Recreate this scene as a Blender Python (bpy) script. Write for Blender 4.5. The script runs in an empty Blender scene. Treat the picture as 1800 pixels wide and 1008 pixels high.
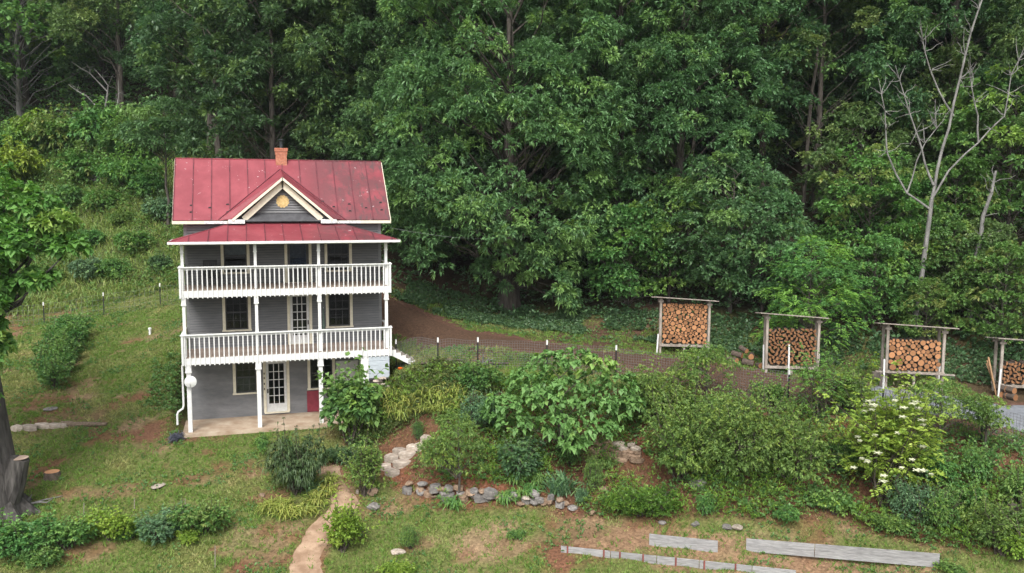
import bpy, math, random
import numpy as np
from mathutils import Vector, Matrix

rng = np.random.default_rng(11)
random.seed(5)
sc = bpy.context.scene
COL = sc.collection

# ------------------------------------------------------------------ camera, sky, sun, exposure
cam_d = bpy.data.cameras.new('camera')
cam = bpy.data.objects.new('camera', cam_d); COL.objects.link(cam)
cam_d.sensor_width = 36.0; cam_d.lens = 30.0
cam_d.clip_start = 0.1; cam_d.clip_end = 1500
_yaw, _pit, _rol = 0.300, -0.106, 0.005
_f = Vector((math.sin(_yaw)*math.cos(_pit), math.cos(_yaw)*math.cos(_pit), math.sin(_pit)))
_r = Vector((math.cos(_yaw), -math.sin(_yaw), 0)); _u = _r.cross(_f)
_r2 = _r*math.cos(_rol) + _u*math.sin(_rol); _u2 = -_r*math.sin(_rol) + _u*math.cos(_rol)
mw = Matrix((_r2, _u2, -_f)).transposed().to_4x4(); mw.translation = (2.9, -39.73, 10.59)
cam.matrix_world = mw
sc.camera = cam

SUN_EL, SUN_AZ = math.radians(50), math.radians(205)      # behind and left of the drone, high, through cloud
world = bpy.data.worlds.new('World'); sc.world = world; world.use_nodes = True
nt = world.node_tree; nt.nodes.clear()
sky = nt.nodes.new('ShaderNodeTexSky'); sky.sky_type = 'NISHITA'; sky.sun_disc = False
sky.sun_elevation = SUN_EL; sky.sun_rotation = SUN_AZ
sky.air_density = 1.0; sky.dust_density = 4.0; sky.ozone_density = 1.0
hs = nt.nodes.new('ShaderNodeHueSaturation'); hs.inputs['Saturation'].default_value = 0.18   # overcast: nearly colourless
bg = nt.nodes.new('ShaderNodeBackground'); bg.inputs['Strength'].default_value = 0.15
wo = nt.nodes.new('ShaderNodeOutputWorld')
nt.links.new(sky.outputs[0], hs.inputs['Color']); nt.links.new(hs.outputs[0], bg.inputs['Color']); nt.links.new(bg.outputs[0], wo.inputs[0])
sun_d = bpy.data.lights.new('sun', 'SUN'); sun_d.energy = 1.5; sun_d.angle = math.radians(24); sun_d.color = (1.0, 0.97, 0.92)
sun = bpy.data.objects.new('sun', sun_d); COL.objects.link(sun)
_sd = Vector((math.sin(SUN_AZ)*math.cos(SUN_EL), math.cos(SUN_AZ)*math.cos(SUN_EL), math.sin(SUN_EL)))
sun.rotation_euler = _sd.to_track_quat('Z', 'Y').to_euler(); sun.location = _sd*80
sc.view_settings.view_transform = 'Standard'; sc.view_settings.look = 'None'
sc.view_settings.gamma = 1.0; sc.view_settings.use_curve_mapping = False
sc.view_settings.exposure = 1.0
sc.render.engine = 'CYCLES'
sc.cycles.max_bounces = 8; sc.cycles.diffuse_bounces = 5; sc.cycles.glossy_bounces = 2
sc.cycles.transmission_bounces = 3; sc.cycles.transparent_max_bounces = 6
sc.cycles.use_denoising = True; sc.cycles.denoiser = 'OPENIMAGEDENOISE'; sc.cycles.denoising_input_passes = 'RGB_ALBEDO_NORMAL'

HAZE = 0.00018

# ------------------------------------------------------------------ helpers
def add_props(o, label=None, cat=None, group=None, kind=None):
    if label: o['label'] = label
    if cat: o['category'] = cat
    if group: o['group'] = group
    if kind: o['kind'] = kind
    return o

def thing(name, label, cat, loc=(0, 0, 0), rz=0.0, group=None):
    o = bpy.data.objects.new(name, None); COL.objects.link(o)
    o.empty_display_size = 0.2; o.location = loc; o.rotation_euler = (0, 0, rz)
    return add_props(o, label, cat, group)

def place(name, me, mat=None, parent=None, loc=(0, 0, 0), rot=(0, 0, 0), scale=(1, 1, 1), **kw):
    o = bpy.data.objects.new(name, me); COL.objects.link(o)
    o.parent = parent; o.location = loc; o.rotation_euler = rot; o.scale = scale
    if mat is not None and not len(me.materials):
        for m in (mat if isinstance(mat, (list, tuple)) else [mat]): me.materials.append(m)
    return add_props(o, **kw)

class MB:
    def __init__(s): s.v = []; s.f = []; s.m = []
    def add(s, vs, fs, mi=0):
        b = len(s.v); s.v += [tuple(map(float, p)) for p in vs]
        s.f += [tuple(b+i for i in f) for f in fs]; s.m += [mi]*len(fs); return s
    def box(s, x0, x1, y0, y1, z0, z1, mi=0):
        return s.add([(x0,y0,z0),(x1,y0,z0),(x1,y1,z0),(x0,y1,z0),(x0,y0,z1),(x1,y0,z1),(x1,y1,z1),(x0,y1,z1)],
                     [(0,3,2,1),(4,5,6,7),(0,1,5,4),(1,2,6,5),(2,3,7,6),(3,0,4,7)], mi)
    def bar(s, a, b, w, h, mi=0):                     # rectangular bar from a to b
        a = Vector(a); b = Vector(b); d = (b-a).normalized()
        up = Vector((0,0,1)) if abs(d.z) < .95 else Vector((0,1,0))
        r = d.cross(up).normalized()*w/2; u = r.cross(d).normalized()*h/2
        vs = [p+q for p in (a, b) for q in (-r-u, r-u, r+u, -r+u)]
        return s.add(vs, [(0,1,2,3),(7,6,5,4),(0,4,5,1),(1,5,6,2),(2,6,7,3),(3,7,4,0)], mi)
    def slab(s, poly, off, mi=0):                     # polygon extruded by the vector off
        n = len(poly); off = Vector(off); vs = [Vector(p) for p in poly]; vs += [p+off for p in vs]
        fs = [tuple(range(n))[::-1], tuple(range(n, 2*n))] + [(i, (i+1) % n, n+(i+1) % n, n+i) for i in range(n)]
        return s.add(vs, fs, mi)
    def tube(s, pts, rad, n=7, mi=0, cap=True):
        pts = [Vector(p) for p in pts]; rings = []
        rad = rad if hasattr(rad, '__len__') else [rad]*len(pts)
        side = None
        for i, p in enumerate(pts):
            d = (pts[min(i+1, len(pts)-1)]-pts[max(i-1, 0)])
            d = d.normalized() if d.length > 1e-9 else Vector((0,0,1))
            if side is None:
                side = d.orthogonal().normalized()
            else:
                side = (side - d*side.dot(d)); side = side.normalized() if side.length > 1e-6 else d.orthogonal().normalized()
            t = d.cross(side)
            rings.append([p + (side*math.cos(2*math.pi*k/n)+t*math.sin(2*math.pi*k/n))*rad[i] for k in range(n)])
        vs = [q for r in rings for q in r]
        fs = [(i*n+k, i*n+(k+1) % n, (i+1)*n+(k+1) % n, (i+1)*n+k) for i in range(len(pts)-1) for k in range(n)]
        if cap: fs += [tuple(range(n))[::-1], tuple((len(pts)-1)*n+k for k in range(n))]
        return s.add(vs, fs, mi)
    def lathe(s, prof, n=12, c=(0,0,0), mi=0):        # profile of (r, z)
        vs = [(c[0]+r*math.cos(2*math.pi*k/n), c[1]+r*math.sin(2*math.pi*k/n), c[2]+z) for r, z in prof for k in range(n)]
        fs = [(i*n+k, i*n+(k+1) % n, (i+1)*n+(k+1) % n, (i+1)*n+k) for i in range(len(prof)-1) for k in range(n)]
        fs += [tuple(range(n))[::-1], tuple((len(prof)-1)*n+k for k in range(n))]
        return s.add(vs, fs, mi)
    def mesh(s, name='mesh'):
        me = bpy.data.meshes.new(name); me.from_pydata(s.v, [], s.f)
        if any(s.m): me.polygons.foreach_set('material_index', s.m)
        me.update(); return me
    def obj(s, name, mat, parent=None, **kw):
        return place(name, s.mesh(name), mat, parent, **kw)

def np_mesh(name, V, Fq, tone=None, smooth=False):
    """mesh from numpy arrays, all faces with the same number of corners"""
    V = np.asarray(V, np.float32).reshape(-1, 3); Fq = np.asarray(Fq, np.int32); k = Fq.shape[1]
    me = bpy.data.meshes.new(name)
    me.vertices.add(len(V)); me.vertices.foreach_set('co', V.ravel())
    me.loops.add(Fq.size); me.loops.foreach_set('vertex_index', Fq.ravel())
    me.polygons.add(len(Fq)); me.polygons.foreach_set('loop_start', np.arange(0, Fq.size, k, dtype=np.int32))
    if smooth: me.polygons.foreach_set('use_smooth', np.ones(len(Fq), bool))
    me.update(calc_edges=True)
    if tone is not None:
        a = me.attributes.new('tone', 'FLOAT', 'POINT'); a.data.foreach_set('value', np.asarray(tone, np.float32))
    return me

# ------------------------------------------------------------------ materials
def _nodes(name):
    m = bpy.data.materials.new(name); m.use_nodes = True; t = m.node_tree; t.nodes.clear()
    return m, t, (lambda ty, **kw: _mk(t, ty, kw)), t.links.new
def _mk(t, ty, kw):
    n = t.nodes.new('ShaderNode'+ty)
    for k, v in kw.items():
        if k.startswith('i_'): n.inputs[k[2:].replace('_', ' ')].default_value = v
        else: setattr(n, k, v)
    return n
def rgb(c): return (c[0], c[1], c[2], 1.0)

def M(name, col, col2=None, rough=.8, scale=4., detail=6., var=.18, bump=0., bscale=40., spec=.3, metal=0., stretch=(1,1,1), rnd=.0, lo=.38, hi=.66):
    """procedural surface: two tones mixed by noise, fine relief, slight change from object to object"""
    m, t, N, L = _nodes(name)
    if col2 is None: col2 = tuple(min(1, c*(1+var)) for c in col); col = tuple(c*(1-var) for c in col)
    tc = N('TexCoord'); mp = N('Mapping'); mp.inputs['Scale'].default_value = stretch; L(tc.outputs['Object'], mp.inputs[0])
    nz = N('TexNoise'); nz.inputs['Scale'].default_value = scale; nz.inputs['Detail'].default_value = detail; nz.inputs['Roughness'].default_value = .62
    L(mp.outputs[0], nz.inputs['Vector'])
    cr = N('ValToRGB'); cr.color_ramp.elements[0].position = lo; cr.color_ramp.elements[1].position = hi
    cr.color_ramp.elements[0].color = rgb(col); cr.color_ramp.elements[1].color = rgb(col2); L(nz.outputs[0], cr.inputs[0])
    out = cr.outputs[0]
    if rnd:
        oi = N('ObjectInfo'); mr = N('MapRange'); mr.inputs['To Min'].default_value = 1-rnd; mr.inputs['To Max'].default_value = 1+rnd
        L(oi.outputs['Random'], mr.inputs['Value']); h = N('HueSaturation'); L(mr.outputs[0], h.inputs['Value']); L(out, h.inputs['Color']); out = h.outputs[0]
    b = N('BsdfPrincipled'); b.inputs['Roughness'].default_value = rough; b.inputs['Metallic'].default_value = metal
    b.inputs['Specular IOR Level'].default_value = spec; L(out, b.inputs['Base Color'])
    if bump:
        n2 = N('TexNoise'); n2.inputs['Scale'].default_value = bscale; n2.inputs['Detail'].default_value = 5; L(mp.outputs[0], n2.inputs['Vector'])
        bp = N('Bump'); bp.inputs['Strength'].default_value = bump; bp.inputs['Distance'].default_value = .03; L(n2.outputs[0], bp.inputs['Height']); L(bp.outputs[0], b.inputs['Normal'])
    o = N('OutputMaterial'); L(b.outputs[0], o.inputs[0]); return m

def MLEAF(name, dark, light, fresh=None, trans=.30, rough=.5, spec=.35, objvar=.12):
    """leaf: every leaf (mesh island) its own tone between dark and light; 'tone' attribute = young growth"""
    m, t, N, L = _nodes(name)
    g = N('NewGeometry'); mx = N('Mix', data_type='RGBA'); mx.inputs[6].default_value = rgb(dark); mx.inputs[7].default_value = rgb(light)
    L(g.outputs['Random Per Island'], mx.inputs[0])
    at = N('Attribute', attribute_name='tone'); m2 = N('Mix', data_type='RGBA'); m2.inputs[7].default_value = rgb(fresh or light)
    L(at.outputs['Fac'], m2.inputs[0]); L(mx.outputs[2], m2.inputs[6])
    oi = N('ObjectInfo'); mr = N('MapRange'); mr.inputs['To Min'].default_value = 1-objvar; mr.inputs['To Max'].default_value = 1+objvar; L(oi.outputs['Random'], mr.inputs['Value'])
    mh = N('MapRange'); mh.inputs['To Min'].default_value = .488; mh.inputs['To Max'].default_value = .512
    ml = N('Math', operation='MULTIPLY'); ml.inputs[1].default_value = 7.31; fr = N('Math', operation='FRACT'); L(oi.outputs['Random'], ml.inputs[0]); L(ml.outputs[0], fr.inputs[0]); L(fr.outputs[0], mh.inputs['Value'])
    h = N('HueSaturation'); L(mr.outputs[0], h.inputs['Value']); L(mh.outputs[0], h.inputs['Hue']); L(m2.outputs[2], h.inputs['Color'])
    b = N('BsdfPrincipled'); b.inputs['Roughness'].default_value = rough; b.inputs['Specular IOR Level'].default_value = spec; L(h.outputs[0], b.inputs['Base Color'])
    tr = N('BsdfTranslucent'); hv = N('HueSaturation'); hv.inputs['Saturation'].default_value = 1.15; hv.inputs['Value'].default_value = 1.2; hv.inputs['Hue'].default_value = .49
    L(h.outputs[0], hv.inputs['Color']); L(hv.outputs[0], tr.inputs['Color'])
    s = N('MixShader'); s.inputs[0].default_value = trans; L(b.outputs[0], s.inputs[1]); L(tr.outputs[0], s.inputs[2])
    o = N('OutputMaterial'); L(s.outputs[0], o.inputs[0]); return m

# TERRAIN-BEGIN
_CP = np.array([
 # lawn left of the house
 (-25,-25,-5.5),(-6,-8,-2.2),(-13,-8,-2.0),(-5,-4,-1.05),(-12,-3,-.8),(-5,1,.1),(-12,2,.55),(-5,9,1.5),(-12,10,1.6),
 (-9.6,20,2.4),(-6,19,2.9),(-2.6,19,3.5),(-1,8,2.3),(-1,4,1.2),(-1.2,1,.25),(-1,-1,-.12),
 # before the patio, path
 (2,-1,-.2),(6,-1,-.2),(4,-4.5,-1.05),(4.4,-10,-2.5),(7,-5,-1.0),(7.6,-2,-.2),
 # bank right of the house up to the wire fence
 (9.5,-.7,2.1),(10,-1,2.3),(9.2,1.0,2.0),(11,-2,2.6),(12.8,-2.6,2.65),(15.7,-3.8,2.6),(18.4,-5.4,2.5),(24.5,-9.5,1.95),(26.8,-12.3,1.8),(29.4,-14.7,1.5),
 # terraced garden
 (8.4,-5.3,-.95),(9.8,-4.3,.25),(11.4,-8.7,-1.25),(12,-5.8,.7),(15.5,-9.3,-1.1),(16.5,-7.2,.5),(13.4,-12.9,-2.4),(21,-14.9,-2.0),(19,-11,-.7),(24.5,-14,-.6),(26,-19,-1.5),(31,-19.5,-.2),
 # drive
 (12,3,2.9),(15,4,3.1),(11,10,4.1),(10.5,6,3.4),(20,0,2.7),(24.2,-.9,2.7),(27.6,-5.1,2.3),(31.6,-8.5,2.05),(35,-10.6,1.85),(33,-14,1.6),(38,-16,1.4),(46,-22,1.0),
 # hillside
 (18,9.6,3.5),(18,20,8.5),(28,4,5.3),(39,-4,5.5),(30,20,14),(50,5,15),(-10,38,11),(5,14,5),(5,25,9),(0,40,16),(20,45,22),(-32,40,9),(-30,15,2),(-30,-10,-3),
 (45,40,30),(80,0,26),(-60,80,28),(20,90,48),(90,60,58),(60,-40,-3),(0,-45,-9),(-60,-40,-9),(-60,20,4),(110,-60,-4),(-120,60,20),(0,200,95),(150,150,100),(-150,150,60),(-150,-100,-15),(200,-100,-6),(0,-150,-16)], float)
def _tps(d): return np.where(d > 1e-9, d*d*np.log(np.maximum(d, 1e-9)), 0.0)
def _solve():
    P = _CP[:, :2]/30.0; n = len(P)
    K = _tps(np.linalg.norm(P[:, None]-P[None], axis=2)) + 2e-4*np.eye(n)
    Q = np.c_[np.ones(n), P]; A = np.block([[K, Q], [Q.T, np.zeros((3, 3))]])
    return P, np.linalg.solve(A, np.r_[_CP[:, 2], 0, 0, 0])
_TP, _TW = _solve()
def gzv(x, y):
    """terrain height, vectorised"""
    x = np.asarray(x, float); y = np.asarray(y, float); sh = x.shape
    q = np.stack([x.ravel(), y.ravel()], -1)/30.0; out = np.empty(len(q))
    for a in range(0, len(q), 20000):
        s = q[a:a+20000]; d = np.sqrt(((s[:, None]-_TP[None])**2).sum(2))
        out[a:a+20000] = _tps(d)@_TW[:-3] + _TW[-3] + s@_TW[-2:]
    x = x.ravel(); y = y.ravel()
    out = out + .05*np.sin(x*1.3+y*.7)*np.sin(y*1.1-x*.4) + .025*np.sin(x*3.1-y*1.7)
    # the pit the house and its patio stand in
    dx = np.maximum(np.maximum(-.25-x, x-9.0), 0); dy = np.maximum(np.maximum(-.35-y, y-7.1), 0)
    k = np.clip(1-np.hypot(dx, dy)/.45, 0, 1)
    return (out*(1-k) + np.minimum(out, -.16)*k).reshape(sh)
def gz(x, y): return float(gzv(np.array([x]), np.array([y]))[0])
# TERRAIN-END
def on(x, y, dz=0.0): return (x, y, gz(x, y)+dz)

# ------------------------------------------------------------------ surface library
WHITE = M('white paint', (.60,.60,.585), (.70,.70,.685), rough=.55, scale=9, bump=.05)
CREAM = M('cream trim paint', (.62,.57,.44), (.72,.67,.54), rough=.6, scale=8)
SIDING = M('grey clapboard paint', (.145,.146,.150), (.185,.186,.189), rough=.6, scale=3, bump=.05, rnd=.05, stretch=(.6,2,4))
STUCCO = M('grey painted masonry', (.135,.137,.142), (.20,.20,.204), rough=.75, scale=1.6, bump=.7, bscale=5, stretch=(.6,1,1.6))
SHEATH = M('dark sheathing', (.07,.07,.075), rough=.9)
DECKW = M('weathered deck boards', (.20,.15,.12), (.32,.26,.22), rough=.85, scale=6, stretch=(8,.6,1), rnd=.12)
SLABC = M('tan concrete', (.29,.205,.14), (.44,.36,.27), rough=.85, scale=1.3, bump=.15, bscale=25)
GREYPAINT = M('pale grey weathered boards', (.36,.40,.44), (.46,.5,.53), rough=.7, scale=5, stretch=(.7,1,4), rnd=.05)
REDPAINT = M('dark red painted panel', (.20,.03,.045), rough=.6)
OLDWOOD = M('weathered grey timber', (.20,.17,.14), (.34,.30,.26), rough=.9, scale=7, stretch=(1,1,.25), bump=.3, bscale=30, rnd=.12)
METALD = M('dark flue metal', (.05,.055,.06), rough=.4, metal=.6)
STEEL = M('galvanised metal', (.5,.52,.53), rough=.4, metal=.7)
DARKPAINT = M('black chair paint', (.03,.03,.033), rough=.6)
BRASS = M('door hardware', (.1,.09,.08), rough=.4, metal=.8)
INNER = M('interior plaster', (.25,.23,.2), rough=.9)
CURTAIN = M('blue curtain cloth', (.06,.09,.17), (.16,.2,.30), rough=.9, scale=5, stretch=(2,1,3))
REFLECTION = M('pale window blind', (.55,.55,.52), rough=.8)
ORNG = M('yellow medallion paint', (.52,.36,.14), (.66,.50,.24), rough=.7, scale=14, bump=.5, bscale=20)
FLASH = M('peeling white flashing', (.42,.42,.42), (.72,.72,.7), rough=.6, scale=9, lo=.42, hi=.55)
BRICK = M('chimney brick', (.36,.13,.08), (.50,.22,.14), rough=.9, scale=9, bump=.3)
MORTAR = M('old mortar', (.30,.22,.17), rough=.95)

def roof_mat():
    m, t, N, L = _nodes('red painted roof metal')
    tc = N('TexCoord')
    def noise(s, d=5, st=(1,1,1)):
        mp = N('Mapping'); mp.inputs['Scale'].default_value = st; L(tc.outputs['Object'], mp.inputs[0])
        n = N('TexNoise'); n.inputs['Scale'].default_value = s; n.inputs['Detail'].default_value = d; n.inputs['Roughness'].default_value = .65; L(mp.outputs[0], n.inputs['Vector']); return n.outputs[0]
    def ramp(x, a, b):
        r = N('MapRange', interpolation_type='SMOOTHSTEP'); r.inputs['From Min'].default_value = a; r.inputs['From Max'].default_value = b; L(x, r.inputs['Value']); return r.outputs[0]
    def mix(f, a, b):
        x = N('Mix', data_type='RGBA'); L(f, x.inputs[0])
        for i, c in ((6, a), (7, b)):
            if isinstance(c, tuple): x.inputs[i].default_value = rgb(c)
            else: L(c, x.inputs[i])
        return x.outputs[2]
    def mul(a, b):
        x = N('Math', operation='MULTIPLY'); L(a, x.inputs[0])
        if isinstance(b, float): x.inputs[1].default_value = b
        else: L(b, x.inputs[1])
        return x.outputs[0]
    base = mix(ramp(noise(1.1), .35, .7), (.195,.031,.042), (.255,.050,.063))
    oi = N('ObjectInfo'); base = mix(mul(oi.outputs['Random'], .35), base, (.175,.032,.043))
    sx = N('SeparateXYZ'); L(tc.outputs['Object'], sx.inputs[0])
    # mildew and worn paint on the eastern bays
    worn = mul(ramp(sx.outputs[0], 4.4, 7.2), ramp(noise(.9, 7, (1,1,.8)), .34, .56))
    base = mix(mul(worn, .75), base, (.085,.030,.034))
    soot = mul(ramp(sx.outputs[0], 5.8, 8.4), ramp(noise(3.2, 6, (1.6,.5,.5)), .50, .66)); base = mix(mul(soot, .7), base, (.05,.04,.04))
    peel = mul(ramp(noise(5.5, 5, (1,.8,1.6)), .65, .675), ramp(noise(.8, 2), .48, .58)); base = mix(mul(peel, .8), base, (.55,.50,.50))
    b = N('BsdfPrincipled'); b.inputs['Roughness'].default_value = .55; b.inputs['Specular IOR Level'].default_value = .4; L(base, b.inputs['Base Color'])
    n2 = noise(2.2, 3); bp = N('Bump'); bp.inputs['Strength'].default_value = .25; bp.inputs['Distance'].default_value = .05; L(n2, bp.inputs['Height']); L(bp.outputs[0], b.inputs['Normal'])
    o = N('OutputMaterial'); L(b.outputs[0], o.inputs[0]); return m
ROOF = roof_mat()
SEAM = M('grimy roof seam', (.075,.022,.028), (.16,.035,.048), rough=.7, scale=2)

def glass_mat():
    m, t, N, L = _nodes('window glass')
    fr = N('Fresnel'); fr.inputs['IOR'].default_value = 1.5
    tr = N('BsdfTransparent'); tr.inputs[0].default_value = (.62,.66,.68,1); gl = N('BsdfGlossy'); gl.inputs['Roughness'].default_value = .03
    s = N('MixShader'); L(fr.outputs[0], s.inputs[0]); L(tr.outputs[0], s.inputs[1]); L(gl.outputs[0], s.inputs[2])
    o = N('OutputMaterial'); L(s.outputs[0], o.inputs[0]); return m
GLASS = glass_mat()

# ------------------------------------------------------------------ the house
W, P, BACK = 9.2, 2.3, 7.3
D1, D2 = 3.40, 6.40                    # balcony floors
house = thing('farmhouse', 'three storey grey clapboard farmhouse with red metal roof and two white balconies', 'house')

# openings in the front wall: x0, x1, z0, z1
OG = [(2.16,3.10,1.16,2.62), (3.54,4.50,.12,2.62), (5.62,6.68,1.18,2.62), (6.98,7.82,.05,2.36)]
OM = [(1.78,2.80,4.22,5.85), (4.73,5.63,D1,5.85), (6.55,7.58,4.20,5.85)]
OT = [(1.78,2.81,6.95,8.45), (4.66,5.66,D2,8.45), (6.53,7.58,6.95,8.45)]
def cells(x0, x1, z0, z1, ops):
    xs = sorted({x0, x1, *[v for o in ops for v in o[:2]]}); zs = sorted({z0, z1, *[v for o in ops for v in o[2:] if z0 < v < z1]})
    for a, b in zip(xs, xs[1:]):
        for c, d in zip(zs, zs[1:]):
            if not any(o[0] < (a+b)/2 < o[1] and o[2] < (c+d)/2 < o[3] for o in ops): yield a, b, c, d
mb = MB()
for a, b, c, d in cells(.05, 9.15, -.3, 3.2, OG): mb.box(a, b, P, P+.28, c, d)
mb.box(.05, .33, P+.28, BACK, -.3, 3.2); mb.box(8.87, 9.15, P+.28, BACK, -.3, 3.2); mb.box(.33, 8.87, BACK-.28, BACK, -.3, 3.2)
mb.obj('ground_wall', STUCCO, house, label='grey painted rough masonry ground storey wall')
mb = MB()
for a, b, c, d in cells(.08, 9.12, 3.2, 9.45, OM+OT): mb.box(a, b, P+.02, P+.18, c, d)
for x in (.08, 8.96):
    mb.slab([(x,P+.18,3.2),(x,BACK,3.2),(x,BACK,9.45),(x,4.8,12.05),(x,P+.18,9.45)], (.16,0,0))
mb.box(.24, 8.96, BACK-.16, BACK, 3.2, 9.45)
upper = mb.obj('upper_wall', SHEATH, house)
mb = MB()
for z in (3.2, 6.2, 9.1): mb.box(.35, 8.85, P+.30, BACK-.30, z, z+.12)
mb.box(.35, 8.85, 5.2, 5.3, .0, 9.1)
mb.obj('interior_floor', INNER, house)
# clapboards, one by one on the front
H = .118
def clap(x0, x1, z, y=P, parent=upper):
    m = MB(); m.add([(x0,y+.018,z+H),(x1,y+.018,z+H),(x1,y-.034,z+.016),(x0,y-.034,z+.016),(x0,y+.019,z+.016),(x1,y+.019,z+.016)],
                    [(3,2,1,0),(4,5,2,3),(0,4,3),(1,2,5)])
    m.obj('clapboard', SIDING, parent)
z = 3.25
while z < 9.3:
    cuts = sorted((o[0]-.13, o[1]+.13) for o in OM+OT if o[2]-.06 < z+H/2 < o[3]+.10)
    x = .2
    for a, b in cuts + [(9.0, 9.0)]:
        if a - x > .05: clap(x, a, z)
        x = b
    z += H
# side walls: too many short boards to tell apart, joined
mb = MB()
for sx, xs in ((-1, .08), (1, 9.12)):
    z = 3.25
    while z < 11.8:
        y0, y1 = (P+.1, BACK-.05) if z < 9.3 else (P+.1+(z-9.3)/1.04, BACK-.05-(z-9.3)/1.04)
        if y1-y0 > .2:
            mb.slab([(xs, y0, z), (xs+sx*.03, y0, z), (xs, y0, z+H)] if sx > 0 else [(xs, y0, z+H), (xs-.03, y0, z), (xs, y0, z)], (0, y1-y0, 0))
        z += H
mb.obj('side_siding', SIDING, house, kind='stuff')
for x in (.06, 9.0): MB().box(x, x+.14, P-.025, P+.02, 3.22, 9.3).obj('corner_board', SIDING, house)

def panes(parent, x0, x1, z0, z1, cols, rows, y, bar=.022):
    """grid of single panes with bars between them"""
    w = (x1-x0)/cols; h = (z1-z0)/rows
    me = MB().box(bar/2, w-bar/2, 0, .006, bar/2, h-bar/2).mesh('pane')
    for i in range(cols):
        for j in range(rows): place('pane', me, GLASS, parent, loc=(x0+i*w, y, z0+j*h))
    return w, h
def muntins(mb, x0, x1, z0, z1, cols, rows, y, bar=.022, dep=.02):
    w = (x1-x0)/cols; h = (z1-z0)/rows
    for i in range(1, cols): mb.box(x0+i*w-bar/2, x0+i*w+bar/2, y-dep, y, z0, z1)
    for j in range(1, rows):
        for i in range(cols): mb.box(x0+i*w+bar/2, x0+(i+1)*w-bar/2, y-dep+.002, y-.002, z0+j*h-bar/2, z0+j*h+bar/2)
def casing(parent, x0, x1, z0, z1, y, w=.13, sill=True, mat=CREAM, low=False):
    mb = MB(); d = .045
    mb.box(x0-w, x0, y-d, y+.14, z0, z1); mb.box(x1, x1+w, y-d, y+.14, z0, z1); mb.box(x0-w-.02, x1+w+.02, y-d-.01, y+.14, z1, z1+w)
    mb.obj('casing', mat, parent)
    if sill: MB().box(x0-w-.03, x1+w+.03, y-d-.04, y+.14, z0-.07, z0).obj('sill', mat, parent)
DARKSASH = M('dark grey sash paint', (.07,.07,.072), rough=.5)
def window(o, cols, rows, y=P, sash=DARKSASH, bars=True):
    x0, x1, z0, z1 = o; zm = (z0+z1)/2; s = .045
    mb = MB()
    for (a, b, yy) in ((zm-.02, z1, y+.07), (z0, zm+.02, y+.10)):
        mb.box(x0, x0+s, yy-.03, yy, a, b); mb.box(x1-s, x1, yy-.03, yy, a, b); mb.box(x0+s, x1-s, yy-.03, yy, a, a+s); mb.box(x0+s, x1-s, yy-.03, yy, b-s, b)
        if bars: muntins(mb, x0+s, x1-s, a+s, b-s, cols, rows, yy-.004)
    w = mb.obj('window', sash, house)
    for (a, b, yy) in ((zm-.02, z1, y+.07), (z0, zm+.02, y+.10)):
        panes(w, x0+s, x1-s, a+s, b-s, cols if bars else 1, rows if bars else 1, yy)
    casing(w, x0, x1, z0, z1, y)
    return w
w = window(OG[0], 3, 2); window(OG[2], 3, 2)
MB().box(2.22, 3.05, P+.2, P+.22, 1.2, 1.85).obj('curtain', INNER, w, label='pale curtain behind the lower sash')
window(OM[0], 3, 2); window(OM[2], 3, 2)
w = window(OT[0], 1, 1, bars=False); MB().box(1.83, 2.76, P+.2, P+.215, 7.75, 8.42).obj('reflection', REFLECTION, w)  # pale panel added to imitate the reflection in the upper sash
window(OT[2], 3, 2)

def door(o, cols, rows, zb, y=P, mat=WHITE, cas=True, hx=None):
    x0, x1, z0, z1 = o; st = .12; y = y+.05
    mb = MB().box(x0+.005, x0+st, y, y+.045, z0+.01, z1-.005); mb.box(x1-st, x1-.005, y, y+.045, z0+.01, z1-.005)
    mb.box(x0+st, x1-st, y, y+.045, z0+.01, zb); mb.box(x0+st, x1-st, y, y+.045, z1-.14, z1-.005)
    muntins(mb, x0+st, x1-st, zb, z1-.14, cols, rows, y+.034, bar=.034, dep=.032)
    d = mb.obj('door', mat, house)
    panes(d, x0+st, x1-st, zb, z1-.14, cols, rows, y+.036, bar=.03)
    hx = hx or x0+.07
    h = MB().tube([(hx, y-.06, z0+1.0), (hx, y, z0+1.0)], .03, 8); h.box(hx-.03, hx+.03, y-.012, y-.002, z0+.93, z0+1.14); h.obj('handle', BRASS, d)
    if cas: casing(d, x0, x1, z0, z1, P, w=.13, sill=False)
    MB().box(x0-.1, x1+.1, P-.08, P+.10, z0-.05, z0+.01).obj('threshold', CREAM, d)
    return d
g = door(OG[1], 3, 5, .52)
for zz in (1.25, 1.5, 1.78, 2.0): MB().box(3.43, 3.48, P-.09, P-.046, zz, zz+.09).obj('bell', BRASS, g)
door(OM[1], 3, 5, D1+.42, hx=5.57)
t_ = door(OT[1], 1, 1, D2+.75, mat=DARKSASH, hx=5.6)
MB().box(4.76, 5.56, P+.16, P+.175, D2+.8, 8.4).obj('curtain', CURTAIN, t_, label='blue curtain behind the dark upper door')
pl = MB().box(6.985, 7.815, P+.05, P+.09, .06, 2.355)
for a, b in ((.2, .75), (.85, 1.4), (1.5, 2.2)): pl.box(7.1, 7.7, P+.042, P+.05, a, b)
pl = pl.obj('plank_door', WHITE, house)
casing(pl, *OG[3], P, w=.10, sill=False, mat=WHITE)
MB().box(5.44, 6.02, P-.05, P-.005, .02, 1.06).obj('wall_panel', REDPAINT, house, label='dark red panel under the right ground floor window')

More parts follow.
